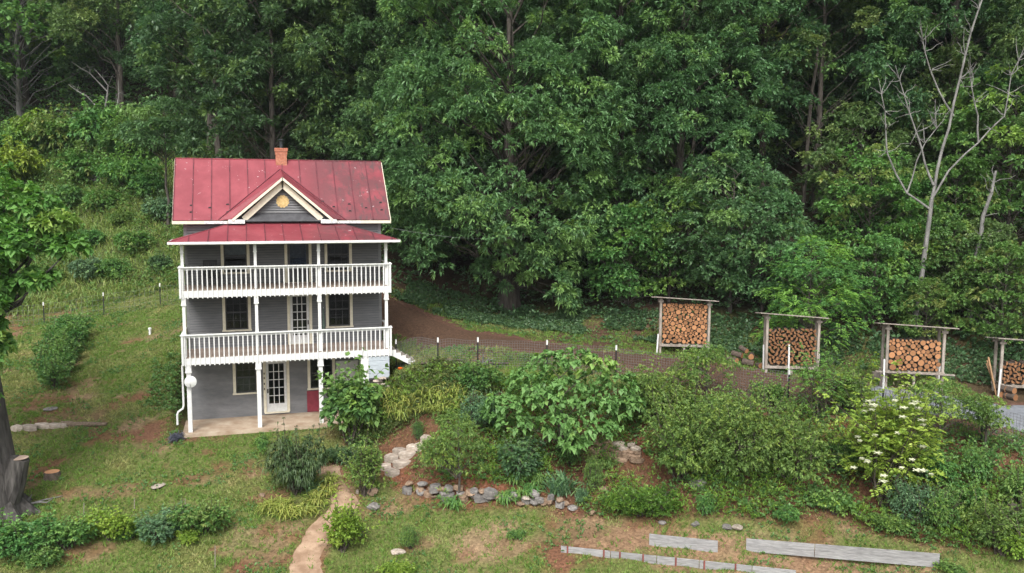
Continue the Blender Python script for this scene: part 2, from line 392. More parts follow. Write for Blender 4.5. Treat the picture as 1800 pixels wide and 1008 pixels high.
# balconies
for k, (zf, zb) in enumerate(((D1, D1-.34), (D2, D2-.34))):
    mb = MB().box(.0, W, .0, .05, zb, zf-.035); mb.box(0, .05, .05, P-.02, zb, zf-.035); mb.box(W-.05, W, .05, P-.02, zb, zf-.035)
    for y in (.75, 1.5): mb.box(.06, W-.06, y, y+.05, zb+.08, zf-.036)
    dk = mb.obj('balcony_deck', WHITE, house)
    me = MB().box(0, .138, .0, P-.025, -.03, 0).mesh('deck_board')
    nb = int((W-.04)/.145)
    for i in range(nb): place('deck_board', me, DECKW, dk, loc=(.02+i*.145+.03, -.012, zf))
    rt = zf+1.02
    rail = MB().box(-.08, W+.08, -.09, .07, rt-.045, rt); rail.box(-.06, .06, .07, P-.02, rt-.044, rt-.002)
    y1 = P-.02
    if k == 1: rail.box(W-.06, W+.06, .07, y1, rt-.044, rt-.002)
    else: rail.box(W-.06, W+.06, 1.25, y1, rt-.044, rt-.002)
    rail.box(-.001+.0, W, .012, .05, rt-.15, rt-.047)
    rl = rail.obj('balcony_rail', WHITE, house)
    me = MB().box(-.024, .024, -.042, -.002, zb-.045-zf, 1.02-.047).mesh('baluster')
    for i in range(45): place('baluster', me, WHITE, rl, loc=(.10+i*.2045, 0, zf))
    me2 = MB().box(-.042, -.002, -.022, .022, zb-.045-zf, 1.02-.047).mesh('baluster')
    for i in range(10): place('baluster', me2, WHITE, rl, loc=(0, .2+i*.205, zf))
    for i in range(10):
        if k == 1 or i > 5: place('baluster', me2, WHITE, rl, loc=(W+.044, .2+i*.205, zf))
    # corner newels of the rail
    me = MB().box(-.045, .045, -.045, .045, zb-.02-zf, 1.07).mesh('newel')
    for x in (.0, W): place('newel_post', me, WHITE, rl, loc=(x+(.03 if x == 0 else -.03)*0, -.02, zf))
def post(x, z0, z1, w, cap, y=.11):
    mb = MB().box(x-w/2, x+w/2, y-w/2, y+w/2, z0, z1-.0)
    mb.box(x-cap/2, x+cap/2, y-cap/2, y+cap/2, z1-.30, z1-.004); mb.box(x-cap/2-.015, x+cap/2+.015, y-cap/2-.015, y+cap/2+.015, z1-.36, z1-.302)
    mb.obj('porch_post', WHITE, house)
for x in (.21, 3.19, 5.95): post(x, .0, D1-.34, .18, .25, y=.14)
for x in (.11, 3.17, 5.95, 9.03): post(x, D1, D2-.34, .13, .19); post(x, D2, 8.38, .12, .13)
MB().box(7.79, 8.16, .02, .40, -.2, D1-.345).obj('pier', WHITE, house, label='thick white pier under the right end of the balcony')
sk = MB().box(8.18, 9.14, .04, 1.8, 1.92, D1-.345).obj('deck_skirt', SHEATH, house)
for i in range(5): MB().slab([(8.17,.035,2.0+i*.205),(9.13,.035,2.0+i*.205),(9.13,.035,2.195+i*.205),(8.17,.035,2.195+i*.205)], (0,-.02,0)).obj('skirt_board', GREYPAINT, sk)

# main roof: slope from eave (y=1.95, z=9.4) to ridge (4.8, 12.3)
EY, EZ, RY, RZ = 1.93, 9.40, 4.80, 12.30
XL, XR = -.36, 9.56
sl = (RZ-EZ)/(RY-EY)
def mz(y): return EZ+(y-EY)*sl
AP, BP_, CL, CR = (4.5, 1.80, 11.44), (4.5, EY+(11.82-EZ)/sl, 11.82), (1.62, EY, EZ), (7.38, EY, EZ)
mb = MB()
mb.slab([(XL,EY,EZ-.06),(XL,RY,RZ-.06),(XL,2*RY-EY,EZ-.06),(XL,2*RY-EY-.15,EZ-.06),(XL,RY,RZ-.2),(XL,EY+.15,EZ-.06)], (XR-XL,0,0))
roof = mb.obj('roof', SHEATH, house)
TH = .02
def panel(poly, seam=None, parent=roof):
    a, b, c = map(Vector, poly[:3]); n = (b-a).cross(c-a).normalized()
    if n.z < 0: n = -n; poly = poly[::-1]
    m = MB().slab([Vector(p)-n*.03 for p in poly], n*.03)
    if seam:
        p, q = map(Vector, seam); m.bar(p+n*.014, q+n*.014, .038, .05, mi=1)
    m.obj('roof_panel', [ROOF, SEAM], parent)
sp = .826; ng = .003
for i in range(12):
    u0, u1 = XL+i*sp+ng, min(XL+(i+1)*sp, XR)-ng
    def vy(u):                                       # lower edge of the strip: eave or valley
        t = (u-CL[0])/(4.5-CL[0]) if u < 4.5 else (CR[0]-u)/(CR[0]-4.5)
        return EY if t <= 0 else EY+t*(BP_[1]-EY)
    us = [u0, u1]
    if u0 < 4.5 < u1: us = [u0, 4.5, u1]
    for e in (CL[0], CR[0]):
        if u0 < e < u1: us = [u0, e, u1]
    low = [(u, vy(u), mz(vy(u))) for u in us]
    panel(low + [(u1, RY, RZ), (u0, RY, RZ)], seam=((u0, vy(u0), mz(vy(u0))), (u0, RY, RZ)))
    panel([(u0,2*RY-EY,EZ), (u1,2*RY-EY,EZ), (u1,RY,RZ), (u0,RY,RZ)], seam=((u0,2*RY-EY,EZ), (u0,RY,RZ)))
MB().tube([(XL,RY,RZ+.0),(XR,RY,RZ+.0)], .035, 6).obj('ridge_cap', ROOF, roof)
# cross gable
for s, C_ in ((-1, CL), (1, CR)):
    D_ = (C_[0]-s*.55, 1.80, EZ+.07)
    panel([AP, BP_, C_, D_] if s < 0 else [BP_, AP, D_, C_], seam=(BP_, C_))
MB().tube([AP, BP_], .03, 6).obj('ridge_cap', ROOF, roof)
gb = MB().slab([(2.2,P+.0,9.2),(6.8,P+.0,9.2),(6.8,P,9.4),(4.5,P,11.28),(2.2,P,9.4)], (0,.12,0)).obj('gable_wall', SHEATH, house)
z = 9.25
while z < 11.2:
    hw = min(2.2, (11.22-z-H)/.83)
    if hw > .1: clap(4.5-hw, 4.5+hw, z, y=P-.02, parent=gb)
    z += H
for s, C_ in ((-1, CL), (1, CR)):
    a = Vector((4.5, 1.80, 11.44)); b = Vector((C_[0]-.55*s, 1.80, EZ+.06))
    d = (b-a).normalized(); n = Vector((0,0,1)) - d*d.z; n.normalize()
    mb = MB().slab([a-n*.03, b-n*.03, b-n*.14, a-n*.03-Vector((0,0,.14))], (0,-.05,0)); mb.obj('barge_board', CREAM, roof)
    a2 = a-n*.06+Vector((0,.25,0))-Vector((0,0,.1)); b2 = b+Vector((-s*.45,.25,.10))
    mb = MB().slab([a2-Vector((0,0,.02)), b2-n*.03, b2-n*.30, a2-Vector((0,0,.38))], (0,-.06,0)); mb.obj('frieze_board', CREAM, roof)
    mb = MB().slab([a-n*.07+Vector((0,.01,0)), b-n*.07+Vector((0,.01,0)), b-n*.07+Vector((0,.46,.0)), a-n*.07+Vector((0,.46,0))], -n*.03); mb.obj('soffit', CREAM, roof)
    mb = MB().box(*sorted((C_[0]-s*.42, C_[0]-s*1.15)), EY-.16, P-.03, EZ-.16, EZ+.03); mb.obj('eave_return', FLASH, roof)
# eave fascia and gutter
for x0, x1 in ((XL, 2.02), (6.98, XR)):
    mb = MB().box(x0, x1, EY-.05, EY+.02, EZ-.17, EZ-.035); mb.box(x0, x1, EY+.02, P, EZ-.17, EZ-.12); mb.obj('eave_board', CREAM, roof)
for x0, x1 in ((.0, 2.0), (7.0, 9.2)): pass
for x, C_ in ((.95, CL), (8.05, CR)):
    MB().box(*( (1.0, 2.0) if x < 4 else (7.0, 8.1)), EY-.058, EY-.051, EZ-.165, EZ-.045).obj('flashing_strip', FLASH, roof)
for x in (XL, XR):
    s = -1 if x < 4 else 1
    for (ya, yb) in ((EY, RY), (2*RY-EY, RY)):
        MB().slab([(x,ya,EZ-.04),(x,yb,RZ-.04),(x,yb,RZ-.20),(x,ya,EZ-.18)], (s*.03,0,0)).obj('rake_board', CREAM, roof)
# snow guards
for (x, y) in ((.42,2.55),(.42,2.25),(1.23,2.45),(2.02,2.6),(2.02,2.25),(6.4,2.75),(6.9,2.5),(7.66,2.62),(7.66,2.3),(8.45,2.45),(9.2,2.7),(9.2,2.35)):
    MB().slab([(x-.07,y,mz(y)+.02),(x+.07,y,mz(y)+.02),(x+.05,y,mz(y)+.08),(x-.05,y,mz(y)+.08)], (0,.015,0)).obj('snow_guard', DARKPAINT, roof)
# medallion
mb = MB()
pr = [((.20+.035*(k % 2)), k*2*math.pi/24) for k in range(24)]
mb.slab([(4.5+r*1.35*math.cos(a), P-.05, 10.27+r*1.35*math.sin(a)) for r, a in pr], (0,.03,0))
mb.slab([(4.5+.20*math.cos(k*math.pi/10), P-.065, 10.27+.20*math.sin(k*math.pi/10)) for k in range(20)], (0,.02,0))
mb.obj('medallion', ORNG, house, label='round yellow sun medallion in the gable')

# porch roof: hipped
E0 = -.40; EZP, TZP = 8.53, 9.28
mb = MB(); mb.slab([(E0+.02,E0+.02,EZP-.11),(W-E0-.02,E0+.02,EZP-.11),(W-E0-.02,P-.03,EZP-.11),(E0+.02,P-.03,EZP-.11)], (0,0,.05))
pr_ = mb.obj('porch_roof', WHITE, house)
hw = P-.03-E0
sp = .806
for i in range(13):
    u0, u1 = E0+i*sp+ng, min(E0+(i+1)*sp, W-E0)-ng
    if u1 <= u0: break
    def ty(u): return min(P-.03, E0+min(u-E0, W-E0-u))
    def pz(y): return EZP+(y-E0)/hw*(TZP-EZP)
    us = sorted({u0, u1, *[e for e in (E0+hw, W-E0-hw) if u0 < e < u1]})
    top = [(u, ty(u), pz(ty(u))) for u in us][::-1]
    poly = [(u0,E0,EZP),(u1,E0,EZP)] + [p for p in top if p[1]-E0 > .02]
    if len(poly) >= 3: panel(poly, seam=((u0,E0,EZP), (u0,ty(u0),pz(ty(u0)))) if i and ty(u0)-E0 > .1 else None, parent=pr_)
for s in (-1, 1):
    for j in range(3):
        v0, v1 = E0+j*.9+ng, E0+(j+1)*.9-ng
        f = lambda v: (E0+(v-E0) if s < 0 else W-E0-(v-E0))
        e = E0 if s < 0 else W-E0
        poly = [(e,v0,EZP),(e,v1,EZP),(f(v1),v1,EZP+(v1-E0)/hw*(TZP-EZP)),(f(v0),v0,EZP+(v0-E0)/hw*(TZP-EZP))]
        panel(poly if j else poly[:3], parent=pr_)
    a = (E0, E0, EZP) if s < 0 else (W-E0, E0, EZP); b = (E0+hw, P-.03, TZP) if s < 0 else (W-E0-hw, P-.03, TZP)
    MB().tube([a, b], .028, 5).obj('hip_cap', ROOF, pr_)
mb = MB().box(E0-.03, W-E0+.03, E0-.07, E0+.0, EZP-.10, EZP+.005); mb.box(E0-.03, E0, E0, P-.03, EZP-.10, EZP+.005); mb.box(W-E0, W-E0+.03, E0, P-.03, EZP-.10, EZP+.005)
mb.obj('gutter', WHITE, pr_)
MB().box(0.02, W-.02, .04, .18, 8.37, EZP-.112).obj('porch_beam', WHITE, house)
# chimney
ch = MB().box(4.32, 4.84, 4.55, 5.05, 11.9, 12.86).obj('chimney', MORTAR, house)
mb = MB(); bh = .075
for c in range(11):
    z = 11.98+c*.083; g_ = .03 if c in (7, 8) else (.055 if c > 8 else .008)
    x0, x1, y0, y1 = 4.32-g_, 4.84+g_, 4.55-g_, 5.05+g_; off = .11 if c % 2 else 0
    x = x0
    while x < x1-.02:
        e = min(x+(.11 if (x == x0 and off) else .21), x1); mb.box(x, e-.01, y0, y0+.09, z, z+bh); mb.box(x, e-.01, y1-.09, y1, z, z+bh); x = e
    y = y0+.1
    while y < y1-.12:
        e = min(y+.2, y1-.1); mb.box(x0, x0+.09, y, e-.01, z, z+bh); mb.box(x1-.09, x1, y, e-.01, z, z+bh); y = e
mb.obj('chimney_bricks', BRICK, ch, kind='stuff')
mb = MB().lathe([(.10,12.86),(.10,13.12),(.13,13.12),(.13,13.16),(.10,13.16),(.10,13.22)], 12, (4.6,4.8,0))
mb.lathe([(.19,13.27),(.19,13.29),(.05,13.34)], 12, (4.6,4.8,0))
for k in range(4): mb.bar((4.6+.09*math.cos(k*1.57), 4.8+.09*math.sin(k*1.57), 13.2), (4.6+.12*math.cos(k*1.57), 4.8+.12*math.sin(k*1.57), 13.28), .015, .015)
mb.obj('flue', METALD, ch)
# downspout by the left post
mb = MB().tube([(-.04,.05,D1-.36),(-.04,.05,1.25),(-.07,.02,1.12),(-.26,-.05,1.0),(-.31,-.07,.88),(-.31,-.07,.42)], .045, 8)
mb.obj('downspout', WHITE, house)

# patio slab
ps = MB().box(-.12, 7.78, -.22, P-.002, -.30, -.004); ps.box(7.781, 9.0, .42, P-.004, -.30, -.008)
ps.obj('patio_slab', SLABC, None, kind='structure')
# side stairs
st = thing('porch_stairs', 'short white wooden stairs going down from the balcony to the drive', 'stairs', (9.22, .1, 0))
n = 5; zb = gz(10.3, .6)-.02; rise = (D1-zb)/(n+1)
for i in range(n): MB().box(.02+i*.235, .29+i*.235, .04, 1.06, D1-(i+1)*rise-.04, D1-(i+1)*rise).obj('tread', OLDWOOD, st)
for y in (0, 1.065):
    poly = [(.0,y,D1-.36),(.0,y,D1-.03)]
    for i in range(n): poly += [(.015+i*.235, y, D1-(i+1)*rise+.02), (.015+(i+1)*.235, y, D1-(i+1)*rise+.02)]
    poly += [(.015+n*.235, y, zb-.05), (.015+n*.235-.2, y, zb-.05)]
    MB().slab(poly, (0,.035,0)).obj('stringer', WHITE, st)
# things on the house
t_ = thing('satellite_dish', 'round white satellite dish on the left porch post', 'satellite dish', (.21, .04, 2.30))
mb = MB(); n = 20; vs = []; R_ = .26
for ri, r in enumerate((0.001, .1, .18, .235, R_)):
    for k in range(n): vs.append((.08+r*math.cos(2*math.pi*k/n), -.19+.9*r*r, r*1.02*math.sin(2*math.pi*k/n)+.03))
fs = [(i*n+k, i*n+(k+1) % n, (i+1)*n+(k+1) % n, (i+1)*n+k) for i in range(4) for k in range(n)]
mb.add(vs, fs); mb.add([(x, y+.012, z) for x, y, z in vs], [f[::-1] for f in fs]); mb.obj('dish', WHITE, t_)
MB().tube([(.08,-.16,-.2),(.08,-.42,-.06),(.08,-.46,.03)], .012, 6).obj('feed_arm', STEEL, t_)
MB().tube([(0,.01,-.12),(.06,-.08,-.06),(.08,-.15,.02)], .022, 6).obj('bracket', STEEL, t_)
c_ = thing('deck_chair', 'black slatted chair on the upper balcony', 'chair', (1.26, 1.35, D2), rz=.25)
for x in (-.29, .29):
    for y, h in ((-.25, .62), (.25, 1.16)): MB().box(x-.022, x+.022, y-.022, y+.022, 0, h).obj('leg', DARKPAINT, c_)
    MB().box(x-.04, x+.04, -.29, .222, .625, .65).obj('armrest', DARKPAINT, c_)
for i in range(5): MB().box(-.265, .265, -.25+i*.1, -.17+i*.1, .42, .445).obj('seat_slat', DARKPAINT, c_)
for i in range(6): MB().box(-.25+i*.088, -.19+i*.088, .232, .255, .46, 1.10).obj('back_slat', DARKPAINT, c_)
MB().box(-.31, .31, .22, .28, 1.10, 1.2).obj('back_rail', DARKPAINT, c_)
b_ = thing('folded_parasol', 'folded green parasol leaning by the middle right window', 'parasol', (6.28, P-.16, D1))
MB().tube([(0,0,0),(.02,.1,1.75)], .018, 6).obj('pole', STEEL, b_)
MB().tube([(.006,.03,.55),(.012,.06,1.0),(.02,.1,1.72)], [.075,.06,.02], 7).obj('canopy', M('faded green cloth', (.12,.17,.14), rough=.9), b_)

# ------------------------------------------------------------------ ground
def fbm(x, y, s, seed=0, oct=4):
    """cheap value noise in numpy, 0..1"""
    r = np.random.default_rng(seed); tab = r.random((64, 64)); out = 0; amp = 1; tot = 0
    for o in range(oct):
        u = np.asarray(x)*s+17.3*o; v = np.asarray(y)*s+9.1*o
        i = np.floor(u).astype(int); j = np.floor(v).astype(int); fu = u-i; fv = v-j
        fu = fu*fu*(3-2*fu); fv = fv*fv*(3-2*fv)
        g = lambda a, b: tab[a % 64, b % 64]
        out = out+amp*((g(i,j)*(1-fu)+g(i+1,j)*fu)*(1-fv)+(g(i,j+1)*(1-fu)+g(i+1,j+1)*fu)*fv); tot += amp; amp *= .5; s *= 2.03
    return out/tot
def smooth(x, a, b): t = np.clip((np.asarray(x)-a)/(b-a), 0, 1); return t*t*(3-2*t)
def seg_dist(x, y, pts):
    d = np.full(np.shape(x), 1e9)
    for (ax, ay), (bx, by) in zip(pts, pts[1:]):
        L2 = (bx-ax)**2+(by-ay)**2; t = np.clip(((x-ax)*(bx-ax)+(y-ay)*(by-ay))/L2, 0, 1)
        d = np.minimum(d, np.hypot(x-ax-t*(bx-ax), y-ay-t*(by-ay)))
    return d
DRIVE = [(9.4,10.6),(11.0,8.4),(13.4,3.6),(17.2,.0),(21.8,-4.0),(26.6,-8.6),(31.5,-12.3),(38,-16.2),(48,-22.5),(60,-29)]
PATH = [(5.93, -3.63), (6.02, -5.10), (6.29, -6.44), (5.88, -7.39), (5.16, -8.31), (4.61, -9.55), (4.3,-12.5), (4.0,-16)]
def inside(x, y, poly):
    c = np.zeros(np.shape(x), bool); n = len(poly)
    for i in range(n):
        (ax, ay), (bx, by) = poly[i], poly[i-1]
        c ^= ((ay > y) != (by > y)) & (x < (bx-ax)*(y-ay)/(by-ay+1e-12)+ax)
    return c
GARDEN = [(7.6,-.6),(9.6,-1.4),(11.2,-2.6),(15.7,-4.6),(18.4,-6.0),(24.5,-10.0),(27,-12.9),(32,-17),(33,-21),(26,-18.2),(23.5,-14.4),(17.5,-11.6),(13.5,-9.6),(9.8,-8.4),(8.3,-6.2),(7.2,-3.6),(6.6,-1.2)]
BEDS = [(13.56, -11.44), (16.96, -11.76), (19.78, -13.48), (25.17, -17.37), (24.10, -18.17), (18.46, -15.65)]
def gdist(x, y):                               # blurred membership of the mulched garden
    k = 0
    for dx, dy in ((0,0),(.35,0),(-.35,0),(0,.35),(0,-.35)): k = k+inside(x+dx, y+dy, GARDEN)
    return k/5.0
def lawn_cover(x, y):
    """how much living turf there is, 0..1"""
    n = fbm(x, y, .33, 3)*.6+fbm(x, y, 1.3, 4)*.4
    c = smooth(n, .27, .50)
    bare = fbm(x, y, .55, 8)
    for (cx, cy, r) in BARE: c = c*(1-.72*smooth(1-np.hypot((x-cx)/r, (y-cy)/(r*.55))+(bare-.5)*1.2, .0, .5))
    c = c*(1-gdist(x, y)*.80)
    c = c*smooth(seg_dist(x, y, PATH)+(bare-.5)*.35, .42, .72)
    c = c*smooth(seg_dist(x, y, DRIVE)+(bare-.5)*1.0, 1.6, 2.7)
    return c
BARE = [(*(-1.98, -4.19),1.9), (*(-3.83, -4.04),1.4), (*(0.31, -3.94),1.3), (*(3.49, -8.05),1.5), (*(-6.50, 2.36),1.0), (*(10.96, -10.25),1.6), (*(14.32, -10.32),1.3), (*(15.48, -11.97),1.5), (*(-3.66, 12.63),.9), (*(-5.09, 16.74),1.3),
        (*(1.11, -1.93),1.0), (*(11.74, -11.30),1.2), (*(23.69, -14.75),1.5), (*(-2.90, -7.55),1.2), (*(2.92, -5.75),.9), (*(18.88, -13.81),1.4), (*(17.04, -12.06),1.6), (*(8.26, -7.42),1.1), (*(8.65, -10.03),.9), (*(-8.16, 18.03),.9)]

core_x = np.arange(-22, 46, .22); core_y = np.arange(-24, 26, .22)
gx = np.r_[np.linspace(-200, -60, 14)[:-1], np.arange(-60, -22, 2.0), core_x, np.arange(46, 110, 2.0), np.linspace(110, 240, 10)]
gy = np.r_[np.linspace(-180, -60, 10)[:-1], np.arange(-60, -24, 2.0), core_y, np.arange(26, 110, 1.5), np.linspace(110, 210, 10)]
X, Y = np.meshgrid(gx, gy); Z = gzv(X, Y)
drv = seg_dist(X, Y, DRIVE)
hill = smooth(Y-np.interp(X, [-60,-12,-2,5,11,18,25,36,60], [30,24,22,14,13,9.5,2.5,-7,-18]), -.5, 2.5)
LC = lawn_cover(X, Y)
def lerp(a, b, t): return a*(1-t[..., None])+np.array(b)*t[..., None]
c = np.zeros(X.shape+(3,))+np.array((.16,.100,.058))                      # dry thatch and soil
n1 = fbm(X, Y, .5, 21); n2 = fbm(X, Y, 2.1, 22); n3 = fbm(X, Y, .9, 23)
c = lerp(c, (.25,.17,.105), smooth(n1, .45, .7)*.75); c = lerp(c, (.135,.060,.036), smooth(n3, .47, .60)*.8)
c = lerp(c, (.085,.115,.030), LC*.85)
c = lerp(c, (.105,.052,.030), smooth(gdist(X, Y), .2, .8)*(.75+.25*n2))   # shredded bark mulch
c = lerp(c, (.16,.062,.034), smooth(gdist(X, Y), .2, .8)*smooth(n1, .52, .68)*.7)
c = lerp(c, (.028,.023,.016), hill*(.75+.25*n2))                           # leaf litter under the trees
near = smooth(9-drv, 0, 4)*smooth(Y-np.interp(X, [-60,9,11,18.4,24.5,29.4,60], [99,99,0,-5.4,-9.5,-14.7,-34]), 0, .8); c = lerp(c, (.060,.036,.025), near*.85)
bank = hill*smooth(-X, -3, 3)*smooth(48-Y, 0, 10); c = lerp(c, (.075,.095,.032), bank*.9)
c = lerp(c, (.11,.06,.042), smooth(3.0-drv+(n2-.5)*1.6, 0, 1)*.9)
bedm = inside(X, Y, BEDS)*1.0; c = lerp(c, (.20,.125,.075), bedm*(.4+.6*smooth(n2, .3, .6)))
nx = len(gx); ii = np.arange(len(gy)-1)[:, None]*nx+np.arange(nx-1)[None]
me = np_mesh('ground', np.stack([X, Y, Z], -1), np.stack([ii, ii+1, ii+nx+1, ii+nx], -1).reshape(-1, 4), smooth=True)
a = me.color_attributes.new('soil', 'FLOAT_COLOR', 'POINT'); a.data.foreach_set('color', np.concatenate([c, np.ones(X.shape+(1,))], -1).astype(np.float32).ravel())
def soil_mat(name, attr='soil', flat=None, amp=(.55, 1.35), bump=.6):
    m, t, N, L = _nodes(name); tc = N('TexCoord')
    n = N('TexNoise'); n.inputs['Scale'].default_value = 9; n.inputs['Detail'].default_value = 8; n.inputs['Roughness'].default_value = .7; L(tc.outputs['Object'], n.inputs['Vector'])
    v = N('TexVoronoi'); v.inputs['Scale'].default_value = 14; L(tc.outputs['Object'], v.inputs['Vector'])
    mr = N('MapRange'); mr.inputs['From Min'].default_value = .3; mr.inputs['From Max'].default_value = .72; mr.inputs['To Min'].default_value = amp[0]; mr.inputs['To Max'].default_value = amp[1]; L(n.outputs[0], mr.inputs['Value'])
    h = N('HueSaturation'); L(mr.outputs[0], h.inputs['Value'])
    if flat: h.inputs['Color'].default_value = rgb(flat)
    else: at = N('Attribute', attribute_name=attr); L(at.outputs['Color'], h.inputs['Color'])
    sp_ = N('Separate' 'Color'); L(v.outputs['Color'], sp_.inputs[0]); m2 = N('MapRange'); m2.inputs['To Min'].default_value = .75; m2.inputs['To Max'].default_value = 1.3; L(sp_.outputs[0], m2.inputs['Value'])
    h2 = N('HueSaturation'); L(m2.outputs[0], h2.inputs['Value']); L(h.outputs[0], h2.inputs['Color'])
    b = N('BsdfPrincipled'); b.inputs['Roughness'].default_value = .95; b.inputs['Specular IOR Level'].default_value = .1; L(h2.outputs[0], b.inputs['Base Color'])
    bp = N('Bump'); bp.inputs['Strength'].default_value = bump; bp.inputs['Distance'].default_value = .08; L(n.outputs[0], bp.inputs['Height']); L(bp.outputs[0], b.inputs['Normal'])
    o = N('OutputMaterial'); L(b.outputs[0], o.inputs[0]); return m
place('ground', me, soil_mat('soil, thatch and leaf litter'), kind='structure')

def ribbon(name, pts, w, mat, dz, edge=.25, seed=1, step=.35, nw=9):
    """sheet draped on the terrain along a smooth centre line, ragged edges"""
    P_ = []; q = [pts[0]]+list(pts)+[pts[-1]]
    for i in range(1, len(q)-2):
        p0, p1, p2, p3 = (np.array(q[i+k-1], float) for k in range(4)); n = max(2, int(np.linalg.norm(p2-p1)/step))
        for k in range(n):
            t = k/n; P_.append(.5*((2*p1)+(-p0+p2)*t+(2*p0-5*p1+4*p2-p3)*t*t+(-p0+3*p1-3*p2+p3)*t**3))
    P_.append(np.array(pts[-1], float)); P_ = np.array(P_); T = np.gradient(P_, axis=0); T /= np.linalg.norm(T, axis=1)[:, None]; Nn = np.stack([-T[:,1], T[:,0]], 1)
    ws = np.interp(np.linspace(0, 1, len(P_)), np.linspace(0, 1, len(w)), w) if hasattr(w, '__len__') else np.full(len(P_), w)
    s = np.arange(len(P_)); l = ws/2+edge*(fbm(s*.35, s*0, 1, seed)-.5)*2; r = ws/2+edge*(fbm(s*.35, s*0+5, 1, seed+1)-.5)*2
    k = np.linspace(0, 1, nw); off = -r[:, None]+(l+r)[:, None]*k
    x = P_[:, 0:1]+Nn[:, 0:1]*off; y = P_[:, 1:2]+Nn[:, 1:2]*off
    drop = np.where((k < .01) | (k > .99), -.05, 0)[None]
    z = gzv(x, y)+dz+drop
    i = np.arange(len(P_)-1)[:, None]*nw+np.arange(nw-1)[None]
    return place(name, np_mesh(name, np.stack([x, y, z], -1), np.stack([i, i+nw, i+nw+1, i+1], -1).reshape(-1, 4), smooth=True), mat, kind='structure')
ribbon('driveway', DRIVE[:8], [3.4,3.6,3.8,3.9,4.2], soil_mat('reddish dirt and grey gravel', flat=(.088,.052,.034)), .03, edge=.5)
ribbon('paved_road', [(28.2,-10.0),(30,-11.4),(33,-13.4),(38.5,-16.5),(48,-22.5),(60,-29)], 3.9, M('worn grey asphalt', (.13,.14,.155), (.19,.20,.22), rough=.9, scale=3, bump=.3, bscale=60), .05, edge=.25, seed=4)
ribbon('garden_path', PATH, [.95,1.0,1.1,1.2,1.35,1.6,1.7], M('sandy beaten path', (.22,.14,.088), (.36,.25,.17), rough=.95, scale=2.2, bump=.5, bscale=18), .025, edge=.26, seed=7, step=.2)

# ------------------------------------------------------------------ leaves, blades, branches
def unit(v): return v/np.maximum(np.linalg.norm(v, axis=-1, keepdims=True), 1e-9)
def rdir(n): return unit(rng.normal(size=(n, 3)))
class Foliage:
    """collects leaves (folded four-corner blades) and turns them into ONE mesh"""
    def __init__(s): s.V = []; s.t = []
    def leaves(s, base, d, length, width, droop=.3, tone=0., belly=.45):
        n = len(base)
        if n == 0: return
        d = unit(d); length = np.broadcast_to(length, n)[:, None]; width = np.broadcast_to(width, n)[:, None]
        up = np.array([0, 0, 1.])+rng.normal(scale=.45, size=(n, 3)); side = unit(np.cross(d, up)); nor = np.cross(side, d)
        mid = base+d*length*belly+nor*length*.04
        tip = base+d*length-np.array([0, 0, 1.])*length*droop
        fold = -nor*width*.18
        s.V.append(np.stack([base, mid-side*width/2+fold, tip, mid+side*width/2+fold], 1)); s.t.append(np.repeat(np.broadcast_to(tone, n), 4))
    def blades(s, base, d, length, width, arch=.6, tone=0.):
        """long arching blades: two leaves end to end"""
        n = len(base); d = unit(d); length = np.broadcast_to(length, n)[:, None]; width = np.broadcast_to(width, n)[:, None]
        side = unit(np.cross(d, np.array([0, 0, 1.])+rng.normal(scale=.2, size=(n, 3))))
        up = np.array([0, 0, 1.]); h = unit(d*np.array([1, 1, 0])+1e-6)
        p1 = base+d*length*.5; p2 = p1+(d*(1-arch)+h*arch*.55-up*arch*.25)*length*.32; p3 = p2+(d*(1-arch)*.6+h*arch*.6-up*arch*.75)*length*.28
        w = side*width/2
        s.V.append(np.stack([base-w*.5, base+w*.5, p1+w, p1-w], 1)); s.V.append(np.stack([p1-w, p1+w, p2+w*.8, p2-w*.8], 1)); s.V.append(np.stack([p2-w*.8, p2+w*.8, p3+w*.05, p3-w*.05], 1))
        for _ in range(3): s.t.append(np.repeat(np.broadcast_to(tone, n), 4))
    def sprays(s, c, out, n, L, Wd, droop=.35, spread=.75, tone=None, lift=.15, reach=.25):
        """n leaves radiating from each twig tip c that points along out"""
        k = len(c); cc = np.repeat(c, n, 0); o = np.repeat(unit(out), n, 0)
        r = rdir(k*n); d = unit(o+r*spread*1.25+np.array([0, 0, lift]))
        base = cc+d*rng.uniform(0, reach, (k*n, 1))*L
        ln = L*rng.uniform(.7, 1.25, k*n)
        tn = 0. if tone is None else np.repeat(tone, n)
        s.leaves(base, d, ln, ln*Wd/L*rng.uniform(.85, 1.15, k*n), droop=droop*rng.uniform(.5, 1.5, (k*n, 1)), tone=tn)
    def pinnate(s, c, out, pairs, L, leaf, droop=.35, tone=0.):
        """compound leaves: pairs of leaflets along a drooping stalk of length L"""
        k = len(c); out = unit(out); side = unit(np.cross(out, np.array([0, 0, 1.])+rng.normal(scale=.25, size=(k, 3))))
        tn = np.broadcast_to(tone, k)
        for j in range(pairs):
            t = (j+1)/pairs; p = c+out*L*t-np.array([0, 0, 1.])*L*droop*t*t
            for sg in (-1, 1):
                s.leaves(p, unit(side*sg+out*.45+rng.normal(scale=.12, size=(k, 3))), leaf*(1.1-.4*abs(t-.5)), leaf*.45, droop=.22, tone=tn)
    def mesh(s, name):
        V = np.concatenate(s.V).reshape(-1, 3); n = len(V)//4
        return np_mesh(name, V, np.arange(n*4).reshape(-1, 4), np.concatenate(s.t))
    @property
    def n(s): return sum(len(v) for v in s.V)

